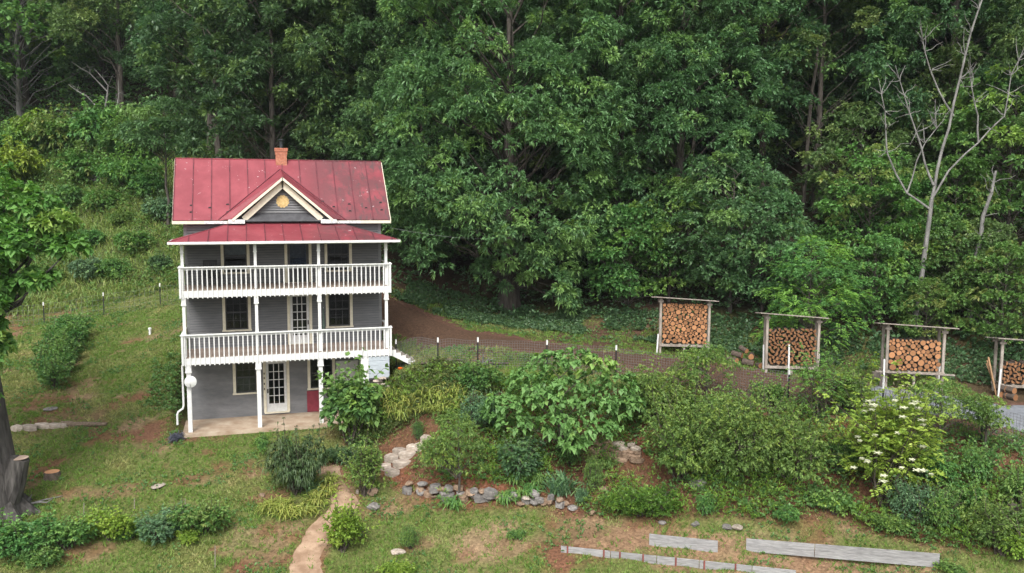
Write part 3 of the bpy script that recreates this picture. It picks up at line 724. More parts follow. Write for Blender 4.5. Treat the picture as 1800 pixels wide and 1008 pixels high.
def limb(mb, a, b, r0, r1, wob=.12, seg=4, n=6, sag=0.):
    a = np.array(a, float); b = np.array(b, float); L = np.linalg.norm(b-a); pts = []
    for i in range(seg+1):
        t = i/seg; p = a+(b-a)*t
        if 0 < i < seg: p = p+rng.normal(scale=wob*L/seg, size=3)
        p[2] += sag*L*math.sin(math.pi*t); pts.append(p)
    mb.tube(pts, [r0+(r1-r0)*i/seg for i in range(seg+1)], n)
    return pts

BARK = M('grey brown bark', (.050,.042,.036), (.115,.10,.085), rough=.95, scale=6, stretch=(1,1,.25), bump=.9, bscale=14)
BARKP = M('pale grey bark', (.13,.125,.118), (.24,.232,.22), rough=.95, scale=5, stretch=(1,1,.3), bump=.6, bscale=14)
BARKD = M('dark stem bark', (.045,.036,.028), (.09,.075,.06), rough=.95, scale=8)

def crown(fo, mb, clumps, root, kind, L, Wd, nspray, nleaf, droop, trunk_r, low=None, flat=.62, tone_p=.18):
    """foliage clumps hung on limbs; each clump is a shelf of twig tips"""
    for (cx, cy, cz, r) in clumps:
        c = np.array([cx, cy, cz])
        h = math.hypot(cx-root[0], cy-root[1])
        if mb is not None:
            zt = max(root[2]*.2, cz-h*.65-r*.4); zt = min(zt, cz)
            st = (root[0]+rng.normal(0,.1), root[1]+rng.normal(0,.1), max(zt, .5))
            limb(mb, st, (cx, cy, cz-r*.25), max(.02, trunk_r*.15), .012, n=5, seg=5, sag=.06)
        d = rdir(nspray); d[:, 2] = np.abs(d[:, 2])*rng.choice([1, 1, 1, -.5], nspray)
        rad = r*rng.uniform(.55, 1.05, nspray)[:, None]*np.array([1, 1, flat])
        tip = c+d*rad
        outw = unit(c-np.array([root[0], root[1], c[2]-.01])+1e-6)
        out = unit(d*np.array([1, 1, .8])+outw*.4+np.array([0, 0, .1]))
        tn = np.clip(rng.normal(0, .06, nspray)+(.55 if rng.random() < tone_p else .0)+np.where(rng.random(nspray) < .06, .5, 0), 0, 1)
        if kind == 'pinnate': fo.pinnate(tip, out, nleaf, L, Wd, droop=droop, tone=tn)
        else: fo.sprays(tip, out, nleaf, L, Wd, droop=droop, tone=tn)

def make_tree_meshes(h, rx, ry, base, kind, L, Wd, nclump, nspray, nleaf, droop=.45, r=(1.0, 1.7), tr=.25, lean=(0, 0), shape='dome', flat=.62, tone_p=.18, extra=(), lobes=0):
    """returns (trunk mesh, crown mesh): crown between base*h and h, half widths rx, ry"""
    mb = MB(); fo = Foliage()
    pts = []; n = 8
    for i in range(n+1):
        t = i/n; pts.append((lean[0]*t*t+rng.normal(0, .05)*(i > 0), lean[1]*t*t+rng.normal(0, .05)*(i > 0), h*.93*t-(.3 if i == 0 else 0)))
    mb.tube(pts, [tr*(1.45 if i == 0 else 1.0-.9*i/n) for i in range(n+1)], 9)
    cl = []; tries = 0
    while len(cl) < nclump and tries < 6000:
        tries += 1
        t = rng.random()**.8; z = h*(base+(1-base)*t)
        if shape == 'dome': w = math.sqrt(max(0.05, 1-max(0, (t-.35)/.65)**2))*(.72+.28*min(1, t/.35))
        elif shape == 'skirt': w = math.sqrt(max(.04, 1-t**2.2))
        elif shape == 'vase': w = .45+.55*t if t < .8 else .9-(t-.8)*2
        else: w = 1-abs(t-.5)*.9
        a = rng.uniform(0, 2*math.pi); q = rng.uniform(.30, 1.0)**.55
        x = lean[0]*(z/h)**2+math.cos(a)*rx*w*q; y = lean[1]*(z/h)**2+math.sin(a)*ry*w*q; rr = rng.uniform(*r)
        if all((x-p[0])**2+(y-p[1])**2+((z-p[2])*1.3)**2 > (.58*(rr+p[3])*(.93 if lobes else 1))**2 for p in cl): cl.append((x, y, z, rr))
    cl += list(extra)
    if lobes:
        big = cl; cl = []
        for (x, y, z, rr) in big:
            ax = np.array([x-lean[0]*(z/h)**2, y-lean[1]*(z/h)**2, 0.]); ax = ax/(np.linalg.norm(ax)+1e-6)
            zt = max(h*base*.4, z-math.hypot(x, y)*.7-.5); limb(mb, (lean[0]*.4, lean[1]*.4, zt), (x, y, z), max(.03, tr*.16), .02, n=5, seg=5, sag=.05)
            for q in unit(rdir(lobes)+ax*.75+np.array([0, 0, .35])): cl.append((x+q[0]*rr*.85, y+q[1]*rr*.85, z+q[2]*rr*.8, rr*R2(.28, .46)))
    crown(fo, None if lobes else mb, cl, (lean[0]*.4, lean[1]*.4, h*base), kind, L, Wd, nspray, nleaf, droop, tr, flat=flat, tone_p=tone_p)
    return mb.mesh('trunk'), fo.mesh('crown')

R2 = rng.uniform
def plant_tree(name, label, cat, xy, meshes, leafm, bark=BARK, rz=0., s=(1, 1, 1), group=None, sink=.1, dz=0):
    t = thing(name, label, cat, on(xy[0], xy[1], -sink+dz), rz, group)
    t.scale = s if hasattr(s, '__len__') else (s, s, s)
    a = place('trunk', meshes[0], bark, t); b = place('crown', meshes[1], leafm, t)
    if leafm is not None and len(b.material_slots):                 # shared mesh, own leaf colour
        b.material_slots[0].link = 'OBJECT'; b.material_slots[0].material = leafm
        a.material_slots[0].link = 'OBJECT'; a.material_slots[0].material = bark
    return t

# ------------------------------------------------------------------ woodland on the hill
LF_HICK = MLEAF('chestnut leaf', (.058,.128,.050), (.126,.235,.094), (.22,.35,.10), rough=.45, spec=.4)
LF_OAK = MLEAF('oak leaf', (.070,.128,.044), (.140,.220,.074), (.24,.31,.10), rough=.45, spec=.4)
LF_DARK = MLEAF('dark forest leaf', (.046,.104,.046), (.098,.185,.076), (.16,.26,.07), rough=.45, spec=.4)
LF_MAPLE = MLEAF('fresh maple leaf', (0.073,0.168,0.040), (0.140,0.269,0.067), (0.269,0.302,0.090), rough=.5)
LF_LOCUST = MLEAF('locust leaf', (0.078,0.185,0.056), (0.134,0.280,0.073), (0.235,0.392,0.056), rough=.55)
LF_LIME = MLEAF('bright yellow green leaf', (0.118,0.207,0.031), (0.202,0.325,0.047), (0.314,0.414,0.067), rough=.5)
LF_OLIVE = MLEAF('grey green shrub leaf', (.078,.155,.042), (.165,.275,.072), (.27,.38,.08), rough=.55, spec=.25)
LF_BLUE = MLEAF('blue green leaf', (.075,.155,.078), (.14,.245,.125), (.20,.33,.12), rough=.5)
LF_YEL = MLEAF('yellow green blade', (0.157,0.218,0.039), (0.291,0.358,0.073), (0.426,0.403,0.112), rough=.5)
LF_GREEN = MLEAF('mid green leaf', (0.064,0.161,0.046), (0.129,0.265,0.075), (0.232,0.374,0.077), rough=.5)

rv = np.array([math.cos(.3), -math.sin(.3), 0])                      # to the right along the hillside as seen from the lawn
def off(du, dz, dv=0.): return tuple(rv*du+np.array([math.sin(.3), math.cos(.3), 0])*dv+np.array([0, 0, dz]))
LOW = [(*off(du, z, dv-.4), r*1.35) for du, z, dv, r in ((-.7,2.4,-2.2,.9),(.4,2.9,-2.5,.95),(1.5,3.0,-2.6,.95),(2.7,3.1,-2.6,1.0),(3.8,3.7,-2.4,1.0),(4.1,4.9,-2.3,1.0),(3.4,5.7,-2.4,.9),(2.8,1.7,-2.9,.8),(3.2,.9,-3.0,.65),(-.5,4.2,-2.5,.9),(.8,4.1,-2.8,.9),(2.2,4.3,-2.8,.9),(-2.5,5.2,-3.0,1.1),(-4.0,5.4,-2.6,1.1),(-5.4,6.2,-2.2,1.1),(-5.9,7.6,-1.5,1.1),(-3.6,7.0,-3.3,1.2),(-1.4,6.6,-3.6,1.1),(.6,6.4,-3.6,1.0))]+[(*off(R2(-5.8,5.2), R2(7.5,19), R2(-5.6,-3.2)), R2(1.4,2.1)) for _ in range(26)]
LF_BIG = MLEAF('broad tree leaf', (.064,.142,.056), (.142,.268,.104), (.24,.39,.11), rough=.45, spec=.4)
TM = {}
TM['chestnut_a'] = make_tree_meshes(25, 6.8, 6.2, .15, 'spray', .28, .088, 50, 24, 8, droop=.32, r=(1.5, 2.5), tr=.55, shape='skirt', tone_p=.22, extra=LOW, lobes=8, flat=.8)
TM['chestnut_b'] = make_tree_meshes(26, 5.6, 5.6, .20, 'spray', .28, .085, 56, 24, 8, droop=.32, r=(1.4, 2.4), tr=.38, shape='dome', tone_p=.22, lobes=8, flat=.8)
TM['chestnut_c'] = make_tree_meshes(23, 5.0, 5.0, .12, 'spray', .26, .085, 52, 24, 8, droop=.3, r=(1.3, 2.2), tr=.33, shape='skirt', tone_p=.16, lobes=8, flat=.8)
TM['oak'] = make_tree_meshes(24, 6.6, 5.6, .36, 'spray', .21, .11, 54, 28, 8, droop=.2, r=(1.4, 2.3), tr=.36, shape='dome', flat=.6, tone_p=.2, lobes=8)
TM['far_a'] = make_tree_meshes(22, 5.2, 5.2, .28, 'spray', .31, .14, 42, 22, 7, droop=.25, r=(1.4, 2.4), tr=.3, lobes=7, flat=.8)
TM['far_b'] = make_tree_meshes(20, 4.6, 4.6, .18, 'spray', .30, .12, 40, 22, 7, droop=.28, r=(1.3, 2.2), tr=.26, shape='skirt', lobes=7, flat=.75)
TM['far_c'] = make_tree_meshes(24, 4.4, 4.4, .45, 'spray', .31, .14, 24, 22, 7, droop=.25, r=(1.4, 2.4), tr=.3, flat=.7, lobes=7)
TM['maple'] = make_tree_meshes(9, 4.0, 4.0, .22, 'spray', .24, .20, 64, 30, 8, droop=.35, r=(.7, 1.2), tr=.16, flat=.5, tone_p=.25)
TM['high_thin'] = make_tree_meshes(9.5, 2.7, 2.7, .62, 'spray', .28, .13, 34, 34, 8, droop=.4, r=(.6, 1.1), tr=.12, flat=.5)
TM['sapling_a'] = make_tree_meshes(7.5, 2.8, 2.8, .12, 'spray', .20, .10, 60, 34, 8, droop=.3, r=(.6, 1.05), tr=.08, flat=.5, tone_p=.15)
TM['sapling_b'] = make_tree_meshes(6.0, 2.6, 2.4, .12, 'spray', .19, .11, 56, 34, 8, droop=.28, r=(.5, .95), tr=.07, flat=.5, tone_p=.25)
TM['locust'] = make_tree_meshes(5.2, 2.5, 2.2, .14, 'pinnate', .34, .11, 52, 44, 6, droop=.5, r=(.5, .95), tr=.07, shape='skirt', flat=.6, tone_p=.35)

def tree(kind, name, label, xy, leaf, s=1., rz=None, bark=BARK, group=None, cat='tree', sz=None):
    return plant_tree(name, label, cat, xy, TM[kind], leaf, bark, R2(0, 6.28) if rz is None else rz, (s, s, sz or s), group)
# the great tree by the drive and its neighbours, each set out by hand
tree('chestnut_a', 'chestnut_tree', 'huge lance-leaved tree with thick trunk at the bend of the drive', (18.23, 10.27), LF_BIG, rz=0.)
tree('chestnut_b', 'chestnut_tree', 'tall lance-leaved tree rising behind the chimney and the roof ridge', (10.76, 20.99), LF_HICK, rz=1.5)
tree('chestnut_c', 'chestnut_tree', 'lance-leaved tree with drooping boughs right of the house roof', (14.18, 16.78), LF_HICK, rz=2.7, s=.95)
tree('chestnut_b', 'chestnut_tree', 'tall lance-leaved tree with pale leaf tips above the first woodshed', (25.28, 10.19), LF_HICK, rz=4.1)
tree('chestnut_c', 'chestnut_tree', 'dense lance-leaved tree hanging low behind the first woodshed roof', (27.86, 6.77), LF_HICK, rz=.9, s=.98)
tree('oak', 'oak_tree', 'oak with spreading level boughs and dark forked trunk above the second woodshed', (34.46, 8.41), LF_OAK, rz=2.2, bark=BARKD)
tree('oak', 'oak_tree', 'oak with pale lobed leaves standing above the third woodshed', (41.54, 9.39), LF_OAK, rz=5.0, s=.98, bark=BARKD)
tree('oak', 'oak_tree', 'shaded oak beyond the bare pale tree on the slope', (49.66, 6.88), LF_DARK, rz=3.3, s=1.0, bark=BARKD)
tree('far_b', 'ash_tree', 'yellow green tree high in the wood between the oak and the bare tree', (48.54, 11.43), LF_OAK, s=1.1)
tree('far_c', 'straight_tree', 'tree with long straight leaning grey trunk behind the left of the roof', (1.02, 24.00), LF_DARK, rz=1.0, s=1.05, bark=BARK)
tree('far_a', 'hillside_tree', 'broad dark tree behind the house between the leaning trunk and chimney', (4.72, 33.38), LF_DARK, rz=.5)
tree('far_b', 'hillside_tree', 'bright fresh green tree glowing through the wood left of the chimney', (3.20, 46.48), LF_LIME, rz=2.0)
tree('high_thin', 'young_tree', 'slender tree with small high crown on the bank by the roof', (-2.77, 28.33), LF_HICK, rz=1.2, s=1.0)
tree('far_b', 'hillside_tree', 'low-branched tree darkening the head of the open bank', (-8.83, 52.30), LF_DARK, rz=4.4, s=.85)
tree('far_b', 'hillside_tree', 'dark tree behind the slender tree at the bank top', (-3.18, 46.35), LF_DARK, rz=5.2, s=.9)
tree('maple', 'young_tree', 'small pale-stemmed tree leaning at the upper left edge of the wood', (-17.43, 52.85), LF_GREEN, rz=2.2, s=1.7, bark=BARKP)
tree('far_b', 'hillside_tree', 'fresh green tree at the far upper corner of the open bank', (-15.51, 65.94), LF_MAPLE, rz=3.0, s=1.0)
tree('far_b', 'forest_edge_tree', 'low-branched tree filling the gap between the two oaks', (40.45, 13.93), LF_HICK, s=.9, rz=.6)
tree('far_a', 'forest_edge_tree', 'broad tree behind the dead reddish stem', (45.18, 16.68), LF_DARK, s=.95, rz=1.6)
tree('far_b', 'forest_edge_tree', 'low-branched olive tree behind the bare pale tree', (50.23, 15.12), LF_OAK, s=.9, rz=2.6)
# understorey along the drive and behind the sheds
for (xy, k, s_, lf, lab) in (
    ((13.44, 14.91),'sapling_a',1.0,LF_DARK,'dark sapling in the shade beside the house corner'),
    ((15.95, 15.18),'sapling_b',1.1,LF_DARK,'dark shrubby sapling on the ivy bank left of the great trunk'),
    ((22.58, 7.87),'sapling_a',1.0,LF_GREEN,'slim sapling in the shade right of the great trunk'),
    ((23.78, 4.87),'sapling_b',1.0,LF_GREEN,'thin sapling beside the left post of the first woodshed'),
    ((25.94, 4.20),'sapling_a',.95,LF_GREEN,'leafy sapling rising directly behind the first woodshed'),
    ((28.25, 1.39),'sapling_a',1.15,LF_HICK,'large-leaved sapling between the first and second woodsheds'),
    ((29.59, 0.45),'sapling_b',1.1,LF_HICK,'large-leaved sapling just behind the second woodshed'),
    ((35.36, -0.81),'sapling_a',1.05,LF_MAPLE,'yellow green sapling above the left of the third woodshed'),
    ((37.65, -0.99),'sapling_b',.9,LF_GREEN,'leafy sapling directly behind the third woodshed'),
    ((39.80, -2.18),'sapling_b',1.0,LF_MAPLE,'fresh leaved sapling at the foot of the broken stem'),
    ((33.75, -3.37),'sapling_b',.8,LF_GREEN,'low leafy sapling between locust and third woodshed'),
    ((35.80, -3.26),'sapling_a',.62,LF_MAPLE,'low bright sapling at the foot of the bare pale tree'),
    ((37.28, -4.45),'sapling_b',.85,LF_GREEN,'leafy sapling between the bare tree and the broken stem'),
    ((38.53, -5.47),'sapling_b',.8,LF_OAK,'olive sapling right of the broken stem'),
    ((35.00, -5.65),'sapling_b',.55,LF_MAPLE,'small leafy sapling close behind the third woodshed roof'),
    ((37.16, 2.32),'sapling_a',1.1,LF_OAK,'pale leaved understorey tree left of the bare pale tree'),
    ((42.56, 1.70),'sapling_a',1.1,LF_OAK,'pale leaved understorey tree right of the bare pale tree'),
    ((43.04, -2.66),'sapling_a',1.3,LF_GREEN,'understorey tree on the bank above the last woodshed')):
    tree(k, 'sapling', lab, xy, lf, s=s_)
for xy in ((8.03, 26.05), (10.29, 27.45), (12.68, 20.40), (14.77, 22.91), (17.11, 20.09), (19.85, 22.40), (22.66, 16.27), (25.64, 18.51), (27.01, 15.98), (28.61, 13.38), (32.70, 11.06), (35.81, 12.21), (36.62, 10.38), (39.20, 11.16), (40.24, 9.79), (38.19, 16.73), (41.85, 16.66), (44.49, 8.47), (48.41, 9.37), (49.48, 4.83), (52.99, 5.85)):
    tree(('sapling_a', 'sapling_b')[rng.integers(2)], 'understorey_tree', 'small shaded tree filling the gaps between trunks of the wood', xy, (LF_HICK, LF_DARK, LF_OAK)[rng.integers(3)], s=R2(1.35, 1.9), group='small shaded trees between the trunks')
tree('locust', 'locust_tree', 'bright feathery locust between the second and third woodsheds', (29.91, -3.34), LF_LOCUST, s=1.05, rz=.3)
tree('sapling_b', 'dogwood_tree', 'small broad-leaved tree overhanging the last woodshed', (37.65, -7.73), LF_MAPLE, s=.85, rz=2.0)
# rows further up, told apart only by where they stand
spots = []
cx0, cy0 = 2.9, -39.73
for _ in range(6000):
    d_ = R2(57, 125); a = R2(-.42, 1.02)
    x, y = cx0+math.sin(a)*d_, cy0+math.cos(a)*d_
    edge = np.interp(x, [-60,-12,-2,5,11,18,25,36,60], [56,48,41,21,19,17,11,2,-9])
    if y < edge: continue
    m_ = 5.2 if d_ < 85 else 6.5
    if all((x-p)**2+(y-q)**2 > m_*m_ for p, q in spots): spots.append((x, y))
for i, (x, y) in enumerate(spots):
    k = ('far_a', 'far_b', 'far_c', 'chestnut_c')[rng.integers(4)] if y < 40 else ('far_a', 'far_b', 'far_c')[rng.integers(3)]
    lf = (LF_DARK, LF_DARK, LF_HICK, LF_OAK)[rng.integers(4)]
    kindn = {'far_a': 'broad', 'far_b': 'low-branched', 'far_c': 'high-crowned', 'chestnut_c': 'lance-leaved'}[k]
    coln = {LF_DARK.name: 'dark', LF_HICK.name: 'mid green', LF_OAK.name: 'olive green'}[lf.name]
    tree(k, 'forest_tree', '%s %s forest tree deep in the hillside wood' % (coln, kindn), (x, y), lf, s=R2(.88, 1.12), group='%s %s trees deep in the wood' % (coln, kindn))

# bare and broken stems
def dead_tree(name, label, base, stems, mat, r0):
    t = thing(name, label, 'tree', on(*base, -.2)); mb = MB()
    for pts, ra, rb in stems:
        n = len(pts); q = [np.array(p, float) for p in pts]
        fine = []
        for a, b in zip(q, q[1:]):
            fine += [a, a*.5+b*.5+rng.normal(0, .03*np.linalg.norm(b-a), 3)]
        fine.append(q[-1]); m_ = len(fine)
        mb.tube(fine, [ra+(rb-ra)*(i/(m_-1)) for i in range(m_)], 7)
        if rb < .06:
            for j in range(len(fine)//2, len(fine)-1):
                for _ in range(4):
                    e = fine[j]+rdir(1)[0]*np.array([1, .6, .8])*R2(.5, 1.3)+np.array([0, 0, .35]); limb(mb, fine[j], e, .022, .008, n=4, seg=3)
    mb.obj('trunk', mat, t); return t
dead_tree('bare_tree', 'bare pale grey tree with forked limbs on the slope behind the third woodshed', (35.06, -4.93), [
    ([off(0,0), off(.1,2.5), off(.3,5.0), off(.45,7.1)], .135, .095),
    ([off(.45,7.1), off(.62,8.4), off(1.1,10.6), off(1.5,13), off(1.9,15.2), off(2.6,17.6), off(3.0,20)], .08, .025),
    ([off(.45,7.1), off(1.2,8.5), off(2.6,9.9), off(3.8,11.2), off(4.0,13.2), off(4.6,14.6)], .055, .012),
    ([off(.5,7.8), off(.0,8.9), off(-.5,10.4), off(-1.2,12.2), off(-1.7,13.6)], .06, .015),
    ([off(.40,6.6), off(-.8,7.4), off(-1.9,9.4), off(-2.1,11.4), off(-2.5,13)], .06, .015),
    ([off(-.8,7.4), off(-.4,9), off(.5,10.6), off(.35,12)], .04, .012),
    ([off(1.3,11.2), off(.5,12.4), off(-.3,14.3), off(-.6,15.5)], .05, .012),
    ([off(2.6,9.9), off(2.5,11.2), off(2.1,12.6), off(2.0,13.4)], .05, .012)], BARKP, .2)
dead_tree('broken_trunk', 'leaning broken grey stem right of the bare pale tree', (37.60, -5.71), [([off(0,0), off(.0,2.3), off(.35,4.6), off(.75,6.9), off(.9,8.0)], .15, .05)], BARKP, .2)
for xy, lab in (((35.91, 5.86), 'leaning reddish pole-like dead stem above the second woodshed'), ((29.19, 7.94), 'thin dead stem above the first woodshed')):
    dead_tree('dead_stem', lab, xy, [([off(0,0), off(.1,4), off(.25,8.0), off(.5,11)], .13, .09)], BARK, .1)
dead_tree('fallen_limbs', 'tangle of bare grey branches on the upper left slope', (-8.99, 46.04), [
    ([off(0,0), off(-.3,2), off(.2,4.5), off(-1.0,6)], .12, .03), ([off(-.2,2), off(-1.8,3.6), off(-3.4,4.6)], .08, .02), ([off(.1,4), off(-1.4,5.6), off(-3.0,6.6)], .07, .02), ([off(0,1), off(1,3), off(1.1,5)], .08, .02)], BARKP, .1)

# undergrowth: what nobody could count
def scatter_leaves(name, pts, h, L, Wd, n, mat, droop=.3, lift=.4, cat=None, label=None, spread=.9):
    fo = Foliage(); k = len(pts); z = gzv(pts[:, 0], pts[:, 1]); c = np.c_[pts, z+h*rng.random(k)**1.3+.03]
    fo.sprays(c, np.tile([[0, 0, 1.]], (k, 1))+rng.normal(scale=.4, size=(k, 3)), n, L, Wd, droop=droop, spread=spread, lift=lift, reach=.6, tone=np.clip(rng.normal(.0, .15, k), 0, 1))
    return place(name, fo.mesh(name), mat, kind='stuff', label=label, cat=cat)
def sample(n, x0, x1, y0, y1, test):
    out = []; got = 0
    while got < n:
        x = rng.uniform(x0, x1, n*2); y = rng.uniform(y0, y1, n*2); k = test(x, y); out.append(np.c_[x[k], y[k]]); got += k.sum()
        if k.sum() == 0: break
    return np.concatenate(out)[:n]
hillf = lambda x: np.interp(x, [-60,-12,-2,5,11,18,25,36,60], [24,21.5,21,13,12.5,8.2,1.2,-8,-19])
p = sample(22000, -40, 58, -18, 85, lambda x, y: (y > np.where(x < 4, np.interp(x, [-40,-12,-2,4], [52,46,40,24]), hillf(x)-.6)) & (y < np.where(x < 4, 85, hillf(x)+18)) & (fbm(x, y, .4, 31) > .42) & (seg_dist(x, y, DRIVE) > 2.1))
scatter_leaves('undergrowth', p, .8, .22, .12, 5, LF_DARK, label='dark leafy undergrowth on the forest floor', cat='undergrowth')
p = sample(11000, 8, 45, -14, 14, lambda x, y: (np.abs(y-hillf(x)) < 2.6) & (seg_dist(x, y, DRIVE) > 1.95) & (fbm(x, y, .6, 33) > .40))
scatter_leaves('ivy', p, .12, .13, .10, 5, LF_DARK, droop=.15, label='dark ivy carpeting the bank above the drive', cat='ivy')
p = sample(8000, -32, 8, 36, 78, lambda x, y: (y > np.interp(x, [-40,-12,-2,8], [48,42,36,24])))
scatter_leaves('slope_herbs', p, 1.3, .30, .15, 6, LF_GREEN, label='rank green herbs covering the upper left slope', cat='undergrowth')
# open bank left of the house
def bankzone(x, y): return (x < 4.5) & (y > np.interp(x, [-40,-12,-2,4.5], [25,21.5,20.5,15])) & (y < np.interp(x, [-40,-12,-2,5], [54,50,44,26])) & ~((x > -.6) & (y < 12))
p = sample(19000, -34, 4.5, 14, 54, lambda x, y: bankzone(x, y) & (fbm(x, y, .25, 35) > .22))
fo = Foliage(); k = len(p); z = gzv(p[:, 0], p[:, 1]); ns = 3
b_ = np.repeat(np.c_[p, z-.03], ns, 0); d = unit(rdir(k*ns)*np.array([.55, .55, 0])+np.array([0, 0, 1.])); fo.blades(b_, d, R2(.5, 1.15, k*ns), .05, arch=.55, tone=np.clip(rng.normal(.25, .3, k*ns), 0, 1))
LF_BANK = MLEAF('tall bank grass', (.095,.185,.042), (.18,.285,.068), (.28,.30,.10))
place('bank_grass', fo.mesh('bank_grass'), LF_BANK, kind='stuff', label='tall rank grass covering the open bank left of the house', cat='grass')
p = sample(15000, -34, 4.5, 14, 54, lambda x, y: bankzone(x, y) & (fbm(x, y, .3, 37) > .44))
scatter_leaves('bank_weeds', p, 1.25, .2, .10, 6, LF_MAPLE, label='mixed green weeds among the bank grass', cat='weeds')

# ------------------------------------------------------------------ shrubs and garden plants
def bush_meshes(rx, ry, h, nspray, nleaf, L, Wd, droop=.3, lumps=9, stems=6, under=.25, spread=.8, kind='spray', tone_p=.15, lift=.15, topw=1.0):
    """lumpy mound of twig tips over a handful of stems"""
    fo = Foliage(); mb = MB()
    cs = [(R2(-.55, .55)*rx, R2(-.55, .55)*ry, R2(.35, .72)*h, R2(.34, .58)) for _ in range(lumps)]
    per = nspray//lumps
    for (x, y, z, q) in cs:
        d = rdir(per); d[:, 2] = np.where(rng.random(per) < under, -.5, 1)*np.abs(d[:, 2])
        rad = np.array([rx*q, ry*q, min(h-z, z)*1.02])
        tip = np.array([x, y, z])+d*rad*rng.uniform(.6, 1.08, (per, 1)); tip[:, 2] = np.maximum(tip[:, 2], .06)
        out = unit(d+np.array([0, 0, .25]))
        tn = np.clip(rng.normal(0, .07, per)+(.5 if rng.random() < tone_p else 0)+np.where(rng.random(per) < .07, .5, 0), 0, 1)
        if kind == 'pinnate': fo.pinnate(tip, out, nleaf, L, Wd, droop=droop, tone=tn)
        else: fo.sprays(tip, out, nleaf, L, Wd, droop=droop, spread=spread, tone=tn, lift=lift)
        for _ in range(2):                                        # ragged shoots standing out of the mound
            e = unit(rdir(1)+np.array([0, 0, .9]))[0]; a0 = np.array([x, y, z])+e*rad*.85; k = 5; ts = np.linspace(0, 1, k)[:, None]; ll = R2(.18, .42)*h
            pts = a0+(e+np.array([0, 0, .3]))*ts*ll; limb(mb, (x, y, z), pts[-1], .016, .006, n=4, seg=3)
            if kind == 'pinnate': fo.pinnate(pts, unit(rdir(k)+e), nleaf, L, Wd, droop=droop, tone=.35)
            else: fo.sprays(pts, unit(rdir(k)*.6+e), max(3, nleaf-2), L, Wd, droop=droop, tone=np.full(k, .35))
        limb(mb, (R2(-.1, .1)*rx, R2(-.1, .1)*ry, -.1), (x, y, z), .03+.012*h*.5, .01, n=5)
    return mb.mesh('stems'), fo.mesh('foliage')
def bush(name, label, cat, xy, meshes, leafm, rz=None, s=1., group=None, bark=BARKD, sink=.05):
    t = thing(name, label, cat, on(xy[0], xy[1], -sink), R2(0, 6.28) if rz is None else rz, group)
    t.scale = s if hasattr(s, '__len__') else (s, s, s)
    for nm, me, m in (('stems', meshes[0], bark), ('foliage', meshes[1], leafm)):
        o = place(nm, me, m, t); o.material_slots[0].link = 'OBJECT'; o.material_slots[0].material = m
    return t
BM = {}
BM['round'] = bush_meshes(1.0, 1.0, 1.3, 420, 7, .13, .075, lumps=10)
BM['fine'] = bush_meshes(1.0, 1.0, 1.25, 800, 7, .085, .036, lumps=12, droop=.2)
BM['low'] = bush_meshes(1.0, .8, .6, 420, 7, .11, .06, lumps=10)
BM['wild'] = bush_meshes(1.6, 1.5, 1.9, 520, 7, .24, .12, lumps=12, droop=.4)
BM['lush'] = bush_meshes(2.2, 2.0, 2.2, 700, 8, .26, .13, lumps=14, droop=.5)

# bank shrubs left of the house
for (xy, k, s_, lf, lab) in (
    ((-15.33, 40.54),'lush',1.4,LF_LIME,'bright green thicket at the left end of the upper bank'), ((-12.48, 44.23),'lush',1.5,LF_MAPLE,'leafy green thicket high on the bank below the dark wood'),
    ((-8.66, 43.23),'lush',1.5,LF_GREEN,'spreading green thicket in the middle of the upper bank'), ((-5.71, 39.08),'lush',1.4,LF_GREEN,'layered deep green thicket beside the forked young tree'),
    ((-9.83, 38.45),'wild',1.4,LF_MAPLE,'rounded weed thicket below the grey rock on the bank'), ((-5.79, 35.15),'lush',1.15,LF_GREEN,'dark green thicket on the bank near the roof edge'),
    ((-15.19, 46.68),'lush',1.2,LF_LIME,'yellow green thicket under the upper left trees'), ((-16.69, 45.11),'lush',1.2,LF_GREEN,'green thicket at the foot of the pale leaning tree'),
    ((-3.24, 29.29),'wild',1.0,LF_BLUE,'blue green bush beside the left end of the porch roof'), ((-7.58, 25.06),'wild',.75,LF_BLUE,'blue green bush above the left wire fence'),
    ((-5.84, 24.28),'wild',.7,LF_GREEN,'mid green bush above the left wire fence'), ((-2.82, 23.23),'wild',.6,LF_DARK,'dark bush on the bank behind the balcony corner'),
    ((-11.93, 29.28),'wild',.9,LF_MAPLE,'bright weed thicket low on the bank behind the maple boughs'), ((-8.50, 29.03),'wild',.75,LF_GREEN,'green weed thicket above the blue green bush'), ((-4.80, 26.76),'wild',.8,LF_MAPLE,'fresh green weed thicket on the bank near the upper balcony'), ((-7.89, 33.34),'wild',.9,LF_MAPLE,'fresh green weed thicket in the centre of the bank'), ((-11.06, 35.44),'wild',1.0,LF_GREEN,'broad green weed thicket under the rock on the bank'), ((-4.35, 33.15),'wild',1.0,LF_GREEN,'green weed thicket left of the roof corner'), ((-10.79, 31.39),'wild',.8,LF_MAPLE,'fresh green weed clump half way up the bank'), ((-6.17, 30.69),'wild',.6,LF_OLIVE,'olive weed clump half way up the bank')):
    bush('bank_shrub', lab, 'shrub', xy, BM[k], lf, s=s_)
# hedge on the lawn
for (xy, s_, q) in (((-7.12, 15.26),.85,0), ((-7.00, 11.92),.85,1), ((-6.83, 9.15),.85,2), ((-6.39, 6.24),.8,3), ((-7.11, 13.81),.85,4), ((-6.97, 10.62),.85,5), ((-6.64, 7.70),.82,6)):
    bush('hedge_shrub', 'dense dark green hedge shrub in the short row on the lawn', 'shrub', xy, BM['round'], LF_GREEN, s=(s_*1.15, s_*1.4, s_*1.2), group='short hedge row on the left lawn')
